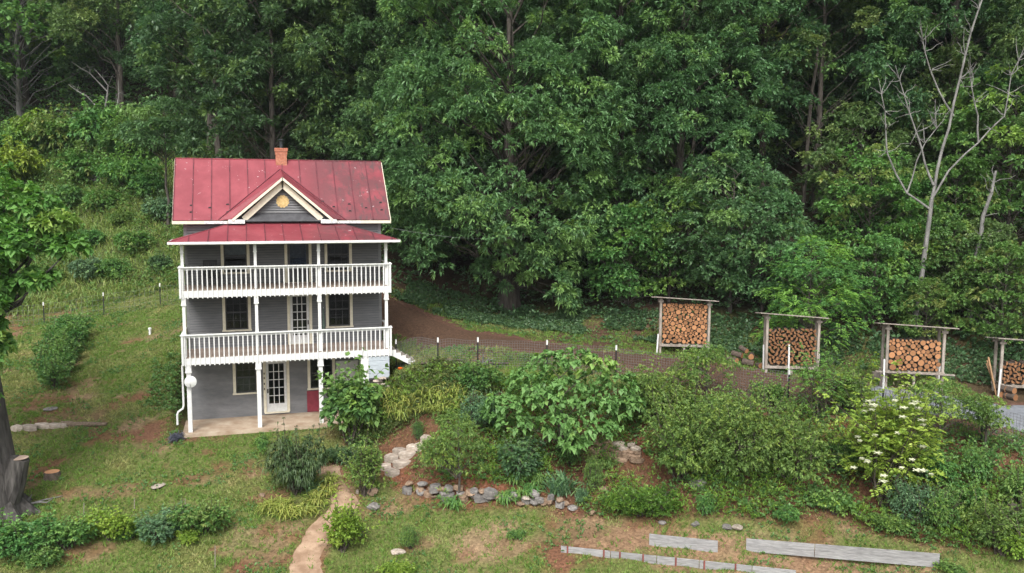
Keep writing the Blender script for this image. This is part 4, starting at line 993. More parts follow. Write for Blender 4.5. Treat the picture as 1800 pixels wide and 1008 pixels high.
# row along the bottom left
for (xy, k, s_, lf, lab) in (
    ((-5.02, -7.26),'round',1.15,LF_GREEN,'deep green shrub at the foot of the big grey trunk'), ((-3.49, -7.31),'round',.95,LF_GREEN,'dark green shrub in the front row beside the lime one'), ((-2.12, -7.14),'round',.95,LF_LIME,'lime green shrub in the front row left of the blue green one'),
    ((-0.44, -7.41),'round',.95,LF_BLUE,'blue green shrub in the front row'), ((0.98, -7.42),'round',1.05,LF_MAPLE,'light green shrub ending the front row'), ((-4.14, -7.70),'low',1.0,LF_GREEN,'low dark shrub between the first two front row shrubs'), ((-1.26, -7.19),'low',.8,LF_GREEN,'low green filler beside the blue green front shrub'), ((0.30, -7.59),'low',.8,LF_LIME,'low lime filler in the front row before its last shrub')):
    bush('front_shrub', lab, 'shrub', xy, BM[k], lf, s=(s_, s_, s_*.78))
# fig by the patio
m_ = bush_meshes(1.35, 1.2, 3.1, 600, 6, .28, .22, lumps=13, droop=.45, under=.4, tone_p=.2)
bush('fig_shrub', 'large-leaved fig growing at the right end of the patio', 'shrub', (7.01, -2.39), m_, LF_GREEN, rz=.5, s=.93)
LF_WEEP = MLEAF('dark weeping leaf', (.045,.085,.032), (.085,.14,.052), (.14,.19,.06))
# weeping mound by the path
m_ = bush_meshes(1.25, 1.1, 2.3, 1300, 7, .15, .055, lumps=13, droop=.95, under=.45, spread=.6)
bush('weeping_shrub', 'dark weeping mound of a shrub left of the sandy path', 'shrub', (4.45, -5.49), m_, LF_WEEP, rz=.5, s=(.88,.88,1.0))
m_ = bush_meshes(.85, .8, 2.0, 520, 7, .10, .055, lumps=11, droop=.2, tone_p=.35)
bush('privet_shrub', 'upright yellow green shrub right of the path near the stone steps', 'shrub', (7.06, -6.35), m_, LF_OLIVE, rz=1.5)
m_ = bush_meshes(.75, .7, 1.5, 620, 7, .11, .075, lumps=10, droop=.15, tone_p=.4)
bush('lime_shrub', 'bright lime green shrub on the right edge of the lower path', 'shrub', (5.87, -9.40), m_, LF_LIME, rz=2.5)
bush('dark_shrub', 'low dark shrub under the fig beside the path top', 'shrub', (6.49, -3.32), BM['low'], LF_DARK, s=1.0)
bush('lawn_shrub', 'low green bushes at the front edge of the patio', 'shrub', (3.10, -1.60), BM['low'], LF_GREEN, s=(1.3,.5,.5))
bush('lavender', 'grey violet lavender clump by the left patio corner', 'shrub', (-0.44, -0.83), BM['low'], MLEAF('grey lavender', (.07,.08,.10), (.14,.14,.19)), s=.5)
# redbud: broad heart leaves on spreading boughs
fo = Foliage(); mb = MB(); cl = []
for (du, z, dv, r) in ((-2.3,2.2,-.3,.8),(-1.4,3.0,.2,.9),(-.4,3.7,.5,.9),(.6,3.9,.3,.8),(1.4,3.6,.2,.85),(2.3,2.9,.1,.9),(-1.9,1.5,-.7,.75),(-.8,2.3,-.9,.95),(.3,2.8,-.9,1.0),(1.3,2.3,-.9,1.0),(2.2,2.0,-.4,.8),(-.3,1.5,-1.3,.85),(.8,1.5,-1.4,.9),(1.6,1.4,-1.1,.7),(-.1,3.0,.9,.9),(1.5,2.8,1.1,.9),(-1.3,2.3,1.0,.8),(.4,.95,-1.5,.6),(2.9,2.2,-.1,.5),(-2.8,1.8,.0,.5)):
    q = off(du, z, dv); cl.append((q[0], q[1], q[2], r))
crown(fo, mb, cl, (0, 0, 1.0), 'spray', .20, .19, 42, 6, .7, .14, flat=.6, tone_p=.22)
mb.tube([(0,0,-.3),(.05,0,.6),(0,.1,1.4),(.1,0,2.6)], [.13,.11,.09,.04], 8)
t_ = thing('redbud_tree', 'spreading redbud with big heart-shaped leaves in the terraced garden', 'tree', on(*(15.02, -7.45)))
mb.obj('trunk', BARKD, t_); place('crown', fo.mesh('crown'), MLEAF('heart leaf', (.105,.22,.062), (.18,.335,.095), (.30,.45,.10), rough=.5), t_)
# thin fruit trees
def thin_tree(label, xy, h, r, leaf, n=16, name='fruit_tree', ns=44, L=.12, Wd=.045, lean=0.):
    fo = Foliage(); mb = MB(); cl = []
    for _ in range(n):
        a = R2(0, 6.28); t = rng.random(); w = r*(1-.55*t)*R2(.35, 1); cl.append((math.cos(a)*w+lean*t, math.sin(a)*w, h*(.42+.55*t), r*R2(.3, .45)))
    crown(fo, mb, cl, (0, 0, h*.35), 'spray', L, Wd, ns, 7, .35, .05, flat=.7, tone_p=.2)
    mb.tube([(0,0,-.2),(.05,.02,h*.3),(lean*.5,0,h*.6),(lean,.0,h*.95)], [.055,.045,.035,.01], 7)
    t_ = thing(name, label, 'tree', on(*xy)); mb.obj('trunk', BARK, t_); place('crown', fo.mesh('crown'), leaf, t_)
thin_tree('thin young fruit tree standing by the low stone wall', (10.51, -8.19), 3.3, 1.45, LF_OLIVE, n=18)
thin_tree('wispy small tree rising from the big shrubs before the second woodshed', (21.45, -7.94), 2.4, 1.5, LF_OLIVE, n=16)
thin_tree('small shrub-like fruit tree beside the grey road', (28.85, -15.39), 2.1, 1.1, LF_OLIVE, n=12, L=.11)
thin_tree('bushy fruit tree between the elder and the grey road', (27.97, -14.10), 2.2, 1.5, LF_OLIVE, n=18, L=.11)
m_ = bush_meshes(1.25, 1.15, 2.3, 220, 6, .32, .10, lumps=12, droop=.5, kind='pinnate', tone_p=.4)
bush('locust_sapling', 'feathery bright green sapling by the fence below the third woodshed', 'tree', (25.02, -10.83), m_, LF_LOCUST, rz=.4)
# big shrub mass
for (xy, rx, h, lab) in (((19.29, -7.96),2.0,2.3,'large fine-leaved shrub just right of the redbud'), ((21.11, -11.25),2.9,3.2,'largest fine-leaved shrub spreading over the mulch slope'), ((18.94, -10.45),2.0,2.8,'fine-leaved shrub leaning over the bright green mound'), ((22.56, -12.34),2.0,2.3,'thin fine-leaved shrub at the right end of the shrub mass'), ((26.21, -11.06),1.1,1.3,'fine-leaved shrub under the feathery sapling')):
    m_ = bush_meshes(rx, rx*.8, h, int(640*rx), 7, .14, .058, lumps=14, droop=.3, under=.35, tone_p=.2)
    bush('spreading_shrub', lab, 'shrub', xy, m_, LF_OLIVE)
m_ = bush_meshes(1.75, .9, .95, 1100, 7, .09, .05, lumps=14, droop=.2)
bush('mound_shrub', 'bright green low mound before the shrub mass', 'shrub', (16.98, -11.22), m_, MLEAF('fresh mound leaf', (.05,.125,.02), (.105,.215,.032), (.15,.27,.04)), rz=-.45)
bush('garden_shrub', 'rounded green shrub by the fence at the top of the daylilies', 'shrub', (12.38, -3.89), BM['round'], LF_GREEN, s=(1.25,.9,.9))
bush('garden_shrub', 'dark leafy shrub under the left side of the redbud', 'shrub', (13.07, -8.13), BM['round'], LF_DARK, s=(1.2,1.,1.1))
bush('garden_shrub', 'small grey green tree-like shrub left of the redbud crown', 'shrub', (12.20, -5.70), BM['fine'], LF_BLUE, s=1.1)
bush('garden_shrub', 'small bright shrub by the fence left of the feathery sapling', 'shrub', (23.68, -9.29), BM['round'], LF_GREEN, s=.75)
bush('garden_shrub', 'tuft of fine green leaves beside the stone steps', 'shrub', (9.61, -4.29), BM['fine'], LF_GREEN, s=(.35,.35,.65))
bush('garden_shrub', 'small dark sprig on the lower lawn before the stone wall', 'shrub', (8.28, -9.98), BM['fine'], LF_OLIVE, s=(.5,.5,.6))
bush('garden_shrub', 'blue green herb clump beside the iris', 'shrub', (14.96, -9.68), BM['low'], LF_BLUE, s=(.5,.5,.9))
bush('garden_shrub', 'tall green herbs right of the iris clump', 'shrub', (15.63, -9.39), BM['fine'], LF_OLIVE, s=(.5,.5,1.1))
bush('garden_shrub', 'leafy perennials below the redbud boughs', 'shrub', (15.24, -7.87), BM['fine'], LF_GREEN, s=(1.2,.7,.9))
bush('garden_shrub', 'leggy green weed clump on the mulch before the largest shrub', 'shrub', (19.06, -12.26), BM['round'], LF_GREEN, s=(.45,.45,.6))
# perennials right of the elder
for (xy, k, s_, lf, lab) in (((24.36, -12.86),'fine',1.0,LF_GREEN,'loose green perennials left of the elder'), ((23.13, -14.03),'low',1.2,LF_GREEN,'low spreading plants below the elder on the left'), ((25.13, -15.95),'fine',(1.,.8,1.2),LF_BLUE,'blue green feathery perennials below the elder'),
    ((25.69, -16.80),'fine',(1.,.8,1.1),LF_GREEN,'tall green perennials below the elder on the right'), ((26.79, -16.77),'round',(.8,.7,.8),LF_GREEN,'leafy green clump right of the tall perennials'), ((27.77, -16.25),'round',(.6,.6,1.),LF_GREEN,'upright leafy clump on the mulch below the road'),
    ((26.48, -18.54),'fine',(1.3,1.,1.3),LF_OLIVE,'grey green clump in the lower right corner'), ((28.13, -17.63),'round',(.9,.8,1.1),LF_OLIVE,'pale green shrub at the right edge of the garden'), ((24.53, -15.52),'low',(1.,.7,.8),LF_OLIVE,'low olive weeds at the foot of the elder'),
    ((26.81, -19.02),'round',(.7,.7,.7),LF_LIME,'bright weed tuft beside the dark post'), ((26.74, -15.48),'round',(.8,.7,.8),LF_GREEN,'green clump right of the elder'), ((21.95, -13.62),'low',(1.,.8,.6),LF_GREEN,'low green weeds on the lower mulch'), ((7.63, -11.04),'low',(.8,.6,.7),LF_LIME,'bright green weed patch at the front of the lower lawn'),
    ((12.03, -10.74),'low',(.45,.4,.5),LF_GREEN,'small dark weed clump on the bare red soil'), ((24.66, -18.05),'low',(1.3,.7,.5),LF_OLIVE,'low weeds beyond the end of the bed boards')):
    bush('perennial_clump', lab, 'plant', xy, BM[k], lf, s=s_)
# elder with flat white flower heads
rx = 1.7; m_ = bush_meshes(rx, 1.2, 4.1, 900, 4, .27, .16, lumps=22, droop=.35, kind='pinnate', tone_p=.35, under=.3)
el = bush('elder_shrub', 'yellow green elder bush with flat white flower heads', 'shrub', (25.04, -14.88), m_, MLEAF('elder leaf', (.15,.25,.038), (.25,.38,.06), (.36,.46,.08), rough=.5), rz=-.7)
FLW = M('cream white blossom', (.52,.54,.36), (.68,.68,.55), rough=.8, scale=20)
ez = 4.0; cam_dir = np.array([-.2, -.9, .35])
for _ in range(34):
    a = R2(0, 6.28); t = R2(.2, 1.0)**.8; w = (1.08-.6*t)
    x, y, z = math.cos(a)*rx*w*.95, -abs(math.sin(a))*1.3*w-.15, ez*t+.2
    mb = MB(); n = 9; r = R2(.06, .15)
    for k in range(16):
        q = r*math.sqrt((k+.5)/16); ang = k*2.4; px_, py_ = x+q*math.cos(ang), y+q*math.sin(ang); zz = z+.02*math.sin(k*3)
        mb.add([(px_-.045, py_, zz), (px_, py_-.045, zz+.012), (px_+.045, py_, zz), (px_, py_+.045, zz+.012), (px_, py_, zz-.03)], [(0,1,2,3),(0,4,1),(1,4,2),(2,4,3),(3,4,0)])
    mb.obj('flower_head', FLW, el)
# arching blades: daylilies, iris, hostas
def blade_clump(name, label, xy, n, length, width, leaf, arch=.6, rad=.15, up=1.1, s=(1, 1, 1), group=None):
    fo = Foliage(); d = unit(rdir(n)*np.array([1, 1, .0])+np.array([0, 0, 1.])*R2(.5, up*1.6, (n, 1)))
    b_ = np.c_[rng.normal(0, rad, (n, 2)), np.full(n, -.03)]; fo.blades(b_, d, length*R2(.65, 1.15, n), width, arch=arch, tone=np.clip(rng.normal(.2, .25, n), 0, 1))
    t_ = thing(name, label, 'plant', on(*xy), R2(0, 6), group); t_.scale = s; place('blades', fo.mesh('blades'), leaf, t_)
for xy in ((9.26, -1.67), (9.73, -2.67), (10.30, -2.81), (10.84, -3.51), (11.48, -3.52), (11.80, -4.34), (8.95, -1.94), (10.53, -3.77), (9.41, -2.99), (11.21, -4.13)):
    blade_clump('daylily', 'arching yellow green daylily on the bank below the fence', xy, 120, 1.05, .045, LF_YEL, arch=.75, rad=.28, group='daylilies massed on the bank below the fence')
for xy in ((3.43, -6.57), (4.05, -6.93), (4.68, -7.07), (5.16, -6.41), (5.64, -5.96), (5.78, -5.24), (3.76, -6.40)):
    blade_clump('daylily', 'yellow green daylily edging the weeping shrub beside the path', xy, 120, .85, .042, LF_YEL, arch=.8, rad=.16, group='daylilies edging the weeping shrub')
for xy in ((10.29, -8.52), (12.17, -9.02), (12.69, -8.97), (13.31, -8.88), (12.78, -8.31), (13.67, -8.49), (16.59, -8.56)):
    blade_clump('daylily', 'green daylily tuft along the low stone wall', xy, 90, .85, .04, LF_GREEN, arch=.8, rad=.12, group='daylily tufts along the stone wall')
blade_clump('iris_clump', 'spiky blue green iris clump right of the stone wall', (14.39, -9.06), 150, 1.15, .06, LF_BLUE, arch=.35, rad=.25, up=1.4)
blade_clump('leek_clump', 'pale blue green strap leaves among the path daylilies', (5.07, -5.67), 40, 1.0, .05, LF_BLUE, arch=.6, rad=.1, up=1.6)
blade_clump('iris_clump', 'small grey green iris by the stones under the balcony skirt', (8.92, 4.42), 50, .8, .05, LF_BLUE, arch=.4, rad=.15)
t_ = thing('orange_lily', 'single orange lily by the foot of the side stairs', 'flower', on(*(9.44, -1.54)))
fo = Foliage(); fo.leaves(np.c_[np.zeros((40, 2)), np.linspace(.1, .85, 40)], rdir(40)*np.array([1, 1, .2])+np.array([0, 0, .4]), .2, .03); place('leaves', fo.mesh('leaves'), LF_GREEN, t_)
ORANGE = M('orange petal', (.75,.16,.02), rough=.6)
for q in range(4):
    mb = MB(); c = np.array([R2(-.13, .13), R2(-.1, .1), R2(.85, 1.15)])
    for k in range(6):
        a = k*math.pi/3; e = c+np.array([math.cos(a)*.11, math.sin(a)*.11, .06]); f_ = c+np.array([math.cos(a+.35)*.06, math.sin(a+.35)*.06, .05]); g_ = c+np.array([math.cos(a-.35)*.06, math.sin(a-.35)*.06, .05])
        mb.add([c, g_, e, f_], [(0,1,2,3)])
    mb.obj('bloom', ORANGE, t_)
MB().tube([(0,0,-.05),(.02,0,.9)], .012, 5).obj('stem', BARKD, t_)
t_ = thing('meadow_flowers', 'clump of cream plumes and violet flowers beyond the elder', 'flower', on(*(27.95, -12.76)))
fo = Foliage(); n = 160; p_ = np.c_[rng.normal(0, .5, n), rng.normal(0, .3, n), R2(.7, 1.25, n)]; fo.leaves(p_, rdir(n)+np.array([0, 0, .5]), .13, .05); place('plumes', fo.mesh('plumes'), MLEAF('cream plume', (.45,.40,.25), (.65,.6,.42)), t_, kind='stuff')
fo = Foliage(); n = 50; p_ = np.c_[rng.normal(.75, .14, n), rng.normal(-.1, .12, n), R2(.8, 1.05, n)]; fo.leaves(p_, rdir(n)+np.array([0, 0, .3]), .11, .07); place('violet_blooms', fo.mesh('violet'), MLEAF('violet petal', (.3,.12,.42), (.45,.25,.55)), t_, kind='stuff')
fo = Foliage(); n = 300; p_ = np.c_[rng.normal(.2, .5, n), rng.normal(0, .3, n), R2(.05, .9, n)]; fo.leaves(p_, rdir(n)+np.array([0, 0, .8]), .16, .04); place('stalks', fo.mesh('stalks'), LF_OLIVE, t_, kind='stuff')

# the maple whose boughs reach in at the left edge, with its great cut-back trunk
def big_left():
    t_ = thing('old_maple', 'old maple with massive grey cut-back trunk and fresh leafy boughs', 'tree', on(*LT))
    mb = MB()
    mb.tube([(0,0,-.5),(.0,0,.3),(.05,.0,1.2),(-.05,.1,3.0),(-.2,.1,5.2),(-.5,.2,8.2),(-.9,.3,11)], [1.25,1.02,.86,.72,.62,.5,.3], 18)
    mb.tube([(.35,-.2,.2),(.75,-.3,1.2),(1.02,-.35,2.15)], [.5,.42,.34], 12)
    for k in range(5): a = -2.2+k*.7; mb.tube([(math.cos(a)*.6, math.sin(a)*.6, .6), (math.cos(a)*1.25, math.sin(a)*1.25, .0), (math.cos(a)*1.9, math.sin(a)*1.9, -.35)], [.3,.22,.08], 7)
    fo = Foliage(); cl = []
    for _ in range(26):                                          # the rest of the crown, left of the picture
        q = off(R2(-6.2, -1.6), R2(7.5, 16.5), R2(-2.5, 4.5)); cl.append((q[0], q[1], q[2], R2(.9, 1.5)))
    for (du, z, dv, r) in LBOUGH: q = off(du, z+(1.9 if z > 6 else 1.2), dv); cl.append((q[0], q[1], q[2], r))
    for c in cl: limb(mb, (0, .1, min(7, max(4.5, c[2]-1.5))), (c[0], c[1], c[2]-.3), .12, .02, n=6, seg=5)
    crown(fo, None, cl, (0, 0, 5), 'spray', .25, .21, 70, 7, .5, .3, flat=.55, tone_p=.2)
    mb.obj('trunk', M('furrowed grey bark', (.030,.027,.025), (.10,.092,.085), rough=.95, scale=3.5, stretch=(1.6,1.6,.22), bump=1., bscale=7), t_)
    place('crown', fo.mesh('crown'), MLEAF('old maple leaf', (.07,.17,.036), (.135,.265,.058), (.24,.33,.075), rough=.5), t_)
    MB().slab([(1.02+.34*math.cos(k*.52)*.9, -.36+.3*math.sin(k*.52), 2.16+.16*math.cos(k*.52)*.0) for k in range(12)], (0,0,.02)).obj('cut_face', M('pale cut wood', (.32,.24,.19), rough=.9), t_)
LT = ((-6.10, -4.74)[0]-.3, (-6.10, -4.74)[1])
LBOUGH = [(.3,5.6,-1.0,.8),(.7,6.1,-.9,.7),(.2,4.6,-1.1,.7),(.5,7.6,-.6,.9),(1.2,7.9,-.4,.8),(1.0,6.7,.0,.55),(1.8,6.8,.0,.6),(.3,6.5,-.3,.7),(-.6,6.6,-.6,.8),(-.7,5.4,-.9,.8),(-.5,4.2,-1.0,.7),(.3,3.6,-1.1,.6),(-.3,3.0,-1.2,.6),(.2,4.9,-1.0,.8),(.1,2.4,-1.2,.45),(-.3,9.3,.8,1.0),(.8,9.9,.6,1.0),(1.7,9.5,.7,.95),(2.5,8.9,.5,.8),(2.9,8.1,.5,.8),(1.9,8.4,.3,.95),(.8,8.6,.2,1.0),(-.2,8.0,.2,1.0),(.5,7.4,.0,.9),(.1,6.7,.0,.9),(2.0,6.9,.2,.6),(.0,5.9,-.2,.8),(.4,5.2,-.2,.7),(-.2,4.5,-.3,.7),(-.9,10.4,.8,1.2),(-.6,3.7,-.5,.6),(-1.2,7.3,.2,1.)]
big_left()

# ------------------------------------------------------------------ turf
cam_xy = np.array([2.9, -39.73])
LF_TURF = MLEAF('turf blade', (.095,.170,.034), (.18,.265,.055), (.38,.32,.15), trans=.25, spec=.15)
def in_view(x, y):
    dx, dy = x-cam_xy[0], y-cam_xy[1]; f = dx*math.sin(.3)+dy*math.cos(.3); r = dx*math.cos(.3)-dy*math.sin(.3); return np.abs(r) < f*.66+1
def turf_ok(x, y):
    h = (x > -.4) & (x < 9.3) & (y > -.45) & (y < 7.5)
    return in_view(x, y) & ~h & (rng.random(len(x)) < lawn_cover(x, y)*.93+.07) & (y < hillf(x)+.8) & (seg_dist(x, y, DRIVE) > 1.8)
p0 = sample(48000, -20, 34, -21, 24, turf_ok); nb = 7
p = np.repeat(p0, nb, 0)+rng.normal(0, .045, (len(p0)*nb, 2))
k = len(p); z = gzv(p[:, 0], p[:, 1]); b_ = np.c_[p, z-.01]; d = unit(rdir(k)*np.array([.9, .9, 0])+np.array([0, 0, 1.]))
tall = np.repeat(rng.lognormal(0, .35, len(p0)), nb)
ln = R2(.05, .12, k)*tall*(.7+.9*fbm(p[:, 0], p[:, 1], .8, 41)); sd = unit(np.cross(d, rdir(k)))*.02
V = np.stack([b_-sd, b_+sd, b_+d*ln[:, None]], 1).reshape(-1, 3)
dry = np.clip((fbm(p[:, 0], p[:, 1], .45, 43)-.52)*2.4+np.repeat(rng.normal(0, .16, len(p0)), nb), 0, 1)
place('grass', np_mesh('grass', V, np.arange(k*3).reshape(-1, 3), np.repeat(dry, 3)), LF_TURF, kind='stuff', label='patchy short lawn grass', cat='grass')
# broad-leaved weeds in lawn and garden
p = sample(9000, -20, 34, -21, 22, lambda x, y: in_view(x, y) & ~((x > -.4) & (x < 9.3) & (y > -.45) & (y < 7.5)) & (fbm(x, y, .8, 45) > .57) & (seg_dist(x, y, DRIVE) > 2.0) & (seg_dist(x, y, PATH) > .7) & (y < hillf(x)))
scatter_leaves('lawn_weeds', p, .05, .08, .055, 5, LF_GREEN, droop=.1, label='clover and broad-leaved weeds in the turf', cat='weeds')
WL = [(8.75, -6.70), (9.60, -7.54), (10.40, -8.05), (11.42, -8.58), (12.43, -9.05), (13.49, -9.38), (14.54, -9.72)]
STEPS = [(8.35, -5.50), (8.84, -4.76), (9.83, -4.68)]
for nm, num, hh, LL, WW, lf, sd_, lb in (('garden_weeds', 7000, .45, .14, .06, LF_GREEN, 47, 'mixed green weeds and seedlings over the mulched slope'), ('garden_grass_weeds', 5000, .7, .2, .035, LF_LIME, 61, 'yellow green grassy weeds scattered over the mulched slope'), ('garden_herbs', 4000, .6, .11, .06, LF_OLIVE, 63, 'grey green loose herbs scattered over the mulched slope')):
    p = sample(num, 6, 34, -21, 0, lambda x, y: (gdist(x, y) > .35) & (fbm(x, y, .55, sd_) > .47) & (seg_dist(x, y, WL) > .55) & (seg_dist(x, y, STEPS) > .7))
    scatter_leaves(nm, p, hh, LL, WW, 6, lf, label=lb, cat='weeds')
p = sample(5200, 6.5, 13, -5.5, .8, lambda x, y: (inside(x, y, [(6.9,-.5),(8.3,.0),(9.6,-.9),(12,-2.5),(13.5,-3.6),(12.5,-5.6),(9.9,-3.6),(8.2,-3.3),(7.2,-2.6)])))
scatter_leaves('bank_herbs', p, .55, .13, .05, 6, MLEAF('tawny herbs', (.06,.10,.03), (.12,.16,.045), (.26,.17,.06)), label='tawny and green herbs on the bank beside the house', cat='weeds')
p = sample(420, -1.9, -.35, -.6, 7.5, lambda x, y: fbm(x, y, .6, 49) > .42)
scatter_leaves('bank_ivy', p, .3, .13, .08, 6, LF_GREEN, label='green weeds on the bank along the left wall', cat='weeds')
# shredded mulch and dead leaves
p = sample(16000, 6, 34, -21, 0, lambda x, y: (gdist(x, y) > .3))
fo = Foliage(); k = len(p); d = rdir(k)*np.array([1, 1, .25]); fo.leaves(np.c_[p, gzv(p[:, 0], p[:, 1])+.015], d, R2(.06, .16, k), .045, droop=.0)
place('mulch', fo.mesh('mulch'), MLEAF('bark shreds', (.07,.032,.02), (.20,.115,.075), (.3,.2,.14), trans=0., rough=.9), kind='stuff', label='shredded bark and dead leaves on the garden slope', cat='mulch')

# ------------------------------------------------------------------ woodsheds
def end_mat(name, a, b):
    m, t, N, L = _nodes(name); tc = N('TexCoord'); sx = N('SeparateXYZ'); L(tc.outputs['Object'], sx.inputs[0])
    cx = N('CombineXYZ'); L(sx.outputs[0], cx.inputs[0]); L(sx.outputs[2], cx.inputs[2]); ln = N('VectorMath', operation='LENGTH'); L(cx.outputs[0], ln.inputs[0])
    nz = N('TexNoise'); nz.inputs['Scale'].default_value = 3; L(tc.outputs['Object'], nz.inputs['Vector'])
    ad = N('Math', operation='MULTIPLY_ADD'); ad.inputs[1].default_value = .35; L(nz.outputs[0], ad.inputs[0]); L(ln.outputs['Value'], ad.inputs[2])
    wv = N('Math', operation='MULTIPLY'); wv.inputs[1].default_value = 38; L(ad.outputs[0], wv.inputs[0]); sn = N('Math', operation='SINE'); L(wv.outputs[0], sn.inputs[0])
    mr = N('MapRange'); mr.inputs['From Min'].default_value = -1; L(sn.outputs[0], mr.inputs['Value'])
    mx = N('Mix', data_type='RGBA'); mx.inputs[6].default_value = rgb(a); mx.inputs[7].default_value = rgb(b); L(mr.outputs[0], mx.inputs[0])
    oi = N('ObjectInfo'); m2 = N('MapRange'); m2.inputs['To Min'].default_value = .55; m2.inputs['To Max'].default_value = 1.22; L(oi.outputs['Random'], m2.inputs['Value'])
    h = N('HueSaturation'); L(m2.outputs[0], h.inputs['Value']); L(mx.outputs[2], h.inputs['Color'])
    bb = N('BsdfPrincipled'); bb.inputs['Roughness'].default_value = .9; bb.inputs['Specular IOR Level'].default_value = .1; L(h.outputs[0], bb.inputs['Base Color'])
    o = N('OutputMaterial'); L(bb.outputs[0], o.inputs[0]); return m
LEND = end_mat('cut log end', (.27,.125,.058), (.42,.215,.105))
LBARK = M('log bark', (.06,.045,.035), (.13,.10,.08), rough=.95, scale=8, bump=.6, bscale=20)
LOGLEN = .5
def log_mesh(kind):
    n = 12
    if kind == 'round': pts = [(math.cos(a)*R2(.90, 1.0), math.sin(a)*R2(.90, 1.0)) for a in np.linspace(0, 2*math.pi, n, endpoint=False)]
    elif kind == 'half': pts = [(math.cos(a)*.98, math.sin(a)*.98-.42) for a in np.linspace(.1, math.pi-.1, 9)]
    else: pts = [(-.05, -.75)]+[(math.cos(a)*1.1, math.sin(a)*1.25-.55) for a in np.linspace(.75, math.pi-.6, 7)]
    mb = MB(); k = len(pts)
    vs = [(x, 0, z) for x, z in pts]+[(x, LOGLEN, z) for x, z in pts]
    mb.add(vs, [(i, k+i, k+(i+1) % k, (i+1) % k) for i in range(k)], 0); mb.add([(x*.93, -.004, z*.93) for x, z in pts], [tuple(range(k))], 1); mb.add(vs, [tuple(range(k)), tuple(range(k, 2*k))[::-1]], 0)
    me = mb.mesh('log'); me.materials.append(LBARK); me.materials.append(LEND); return me
LOGM = {'round': [log_mesh('round') for _ in range(4)], 'split': [log_mesh('half'), log_mesh('wedge'), log_mesh('half'), log_mesh('wedge')]}
def pack(w, h, rmin, rmax, nmax):
    """drop discs into a bin, always to the lowest free place"""
    out = np.zeros((0, 3))
    for _ in range(nmax):
        r = rmin+(rmax-rmin)*rng.random()**1.7
        xs = rng.uniform(r, w-r, 70); zs = np.full(70, r)
        if len(out):
            dx = xs[:, None]-out[None, :, 0]; s = out[None, :, 2]+r; m = np.abs(dx) < s
            zz = np.where(m, out[None, :, 1]+np.sqrt(np.maximum(s*s-dx*dx, 0)), 0); zs = np.maximum(zs, zz.max(1))
        i = np.argmin(zs)
        if zs[i]+r > h: continue
        out = np.vstack([out, (xs[i], zs[i], r)])
    return out
SC = {'round': 1.04, 'split': 1.28}
def shed(label, xy, rz, w, h, base, fill, kind, rr, nmax, loglabel, group, roof_tilt=.05, singles=True, legs=True, plank=False):
    d = .62; o = on(*xy); z0 = o[2]
    t = thing('woodshed', label, 'woodshed', o, rz)
    gl = lambda x, y: gz(o[0]+x*math.cos(rz)-y*math.sin(rz), o[1]+x*math.sin(rz)+y*math.cos(rz))-z0
    for x in (.0, w):
        for y in (0., d): MB().box(x-.055, x+.055, y-.055, y+.055, gl(x, y)-.1, h+(.10 if y == 0 else .0)+roof_tilt*(w-x)).obj('post', OLDWOOD, t)
        for y in (-.06, d+.06): MB().box(x-.13, x+.13, y-.03, y+.03, h-.12+roof_tilt*(w-x), h-.02+roof_tilt*(w-x)).obj('bracket', OLDWOOD, t)
    for y in (-.08, d+.08): MB().box(-.08, w+.08, y-.025, y+.025, base-.14, base-.02).obj('base_beam', OLDWOOD, t)
    for x in np.linspace(.12, w-.12, 6): MB().box(x-.05, x+.05, -.055+.0, d+.055, base-.02, base).obj('floor_slat', OLDWOOD, t)
    MB().box(w*.5-.05, w*.5+.05, -.05, .05, gl(w*.5, 0)-.1, base-.021).obj('prop', OLDWOOD, t)
    if plank: MB().bar((-.5,-.17,base-.02), (w+.45,-.17,base-.10), .16, .05).obj('bench_plank', OLDWOOD, t)
    for k in range(5):
        y = -.36+k*.27; e0, e1 = R2(.28, .48), R2(.28, .5); zr = h+.14-k*.035
        MB().slab([(-e0,y,zr+roof_tilt*(w+e0)),(w+e1,y,zr-roof_tilt*e1),(w+e1,y+.262,zr-.02-roof_tilt*e1),(-e0,y+.262,zr-.02+roof_tilt*(w+e0))], (0,0,.035)).obj('roof_board', OLDWOOD, t)
    cs = pack(w-.14, fill, rr[0], rr[1], nmax)
    ca, sa = math.cos(rz), math.sin(rz); stuff = MB()
    for (x, z, r) in cs:
        lx, ly, lz = x+.07, .02+R2(-.03, .03), base+z+.002
        p = (o[0]+lx*ca-ly*sa, o[1]+lx*sa+ly*ca, z0+lz); me = LOGM[kind][rng.integers(4)]
        if singles: place('firewood_log', me, None, None, loc=p, rot=(0, R2(0, 6.28), rz), scale=(r*SC[kind], 1, r*SC[kind]), label=loglabel, cat='log', group=group)
        else:
            M_ = Matrix.Translation(p) @ Matrix.Rotation(rz, 4, 'Z') @ Matrix.Rotation(R2(0, 6.28), 4, 'Y') @ Matrix.Diagonal((r*1.28, 1, r*1.28, 1))
            for pl_ in me.polygons: stuff.add([M_ @ me.vertices[i].co for i in pl_.vertices], [tuple(range(len(pl_.vertices)))], pl_.material_index)
    if not singles: place('firewood', stuff.mesh('firewood'), [LBARK, LEND], kind='stuff', label=loglabel, cat='firewood')
    return len(cs)
S1, S2, S3, S4 = (22.87, -0.84), (26.14, -5.31), (29.68, -9.16), (34.66, -10.53)
n1_ = shed('full woodshed of round logs nearest the bend of the drive', S1, -.42, 2.42, 2.62, .50, 2.08, 'round', (.042,.135), 1400, 'round log stacked in the full woodshed nearest the drive bend', 'round logs in the first woodshed')
n3_ = shed('woodshed half full of round logs with a bench plank in front', S3, -.42, 2.36, 2.62, .78, 1.42, 'round', (.055,.15), 800, 'round log stacked in the half full woodshed with bench plank', 'round logs in the third woodshed', plank=True)
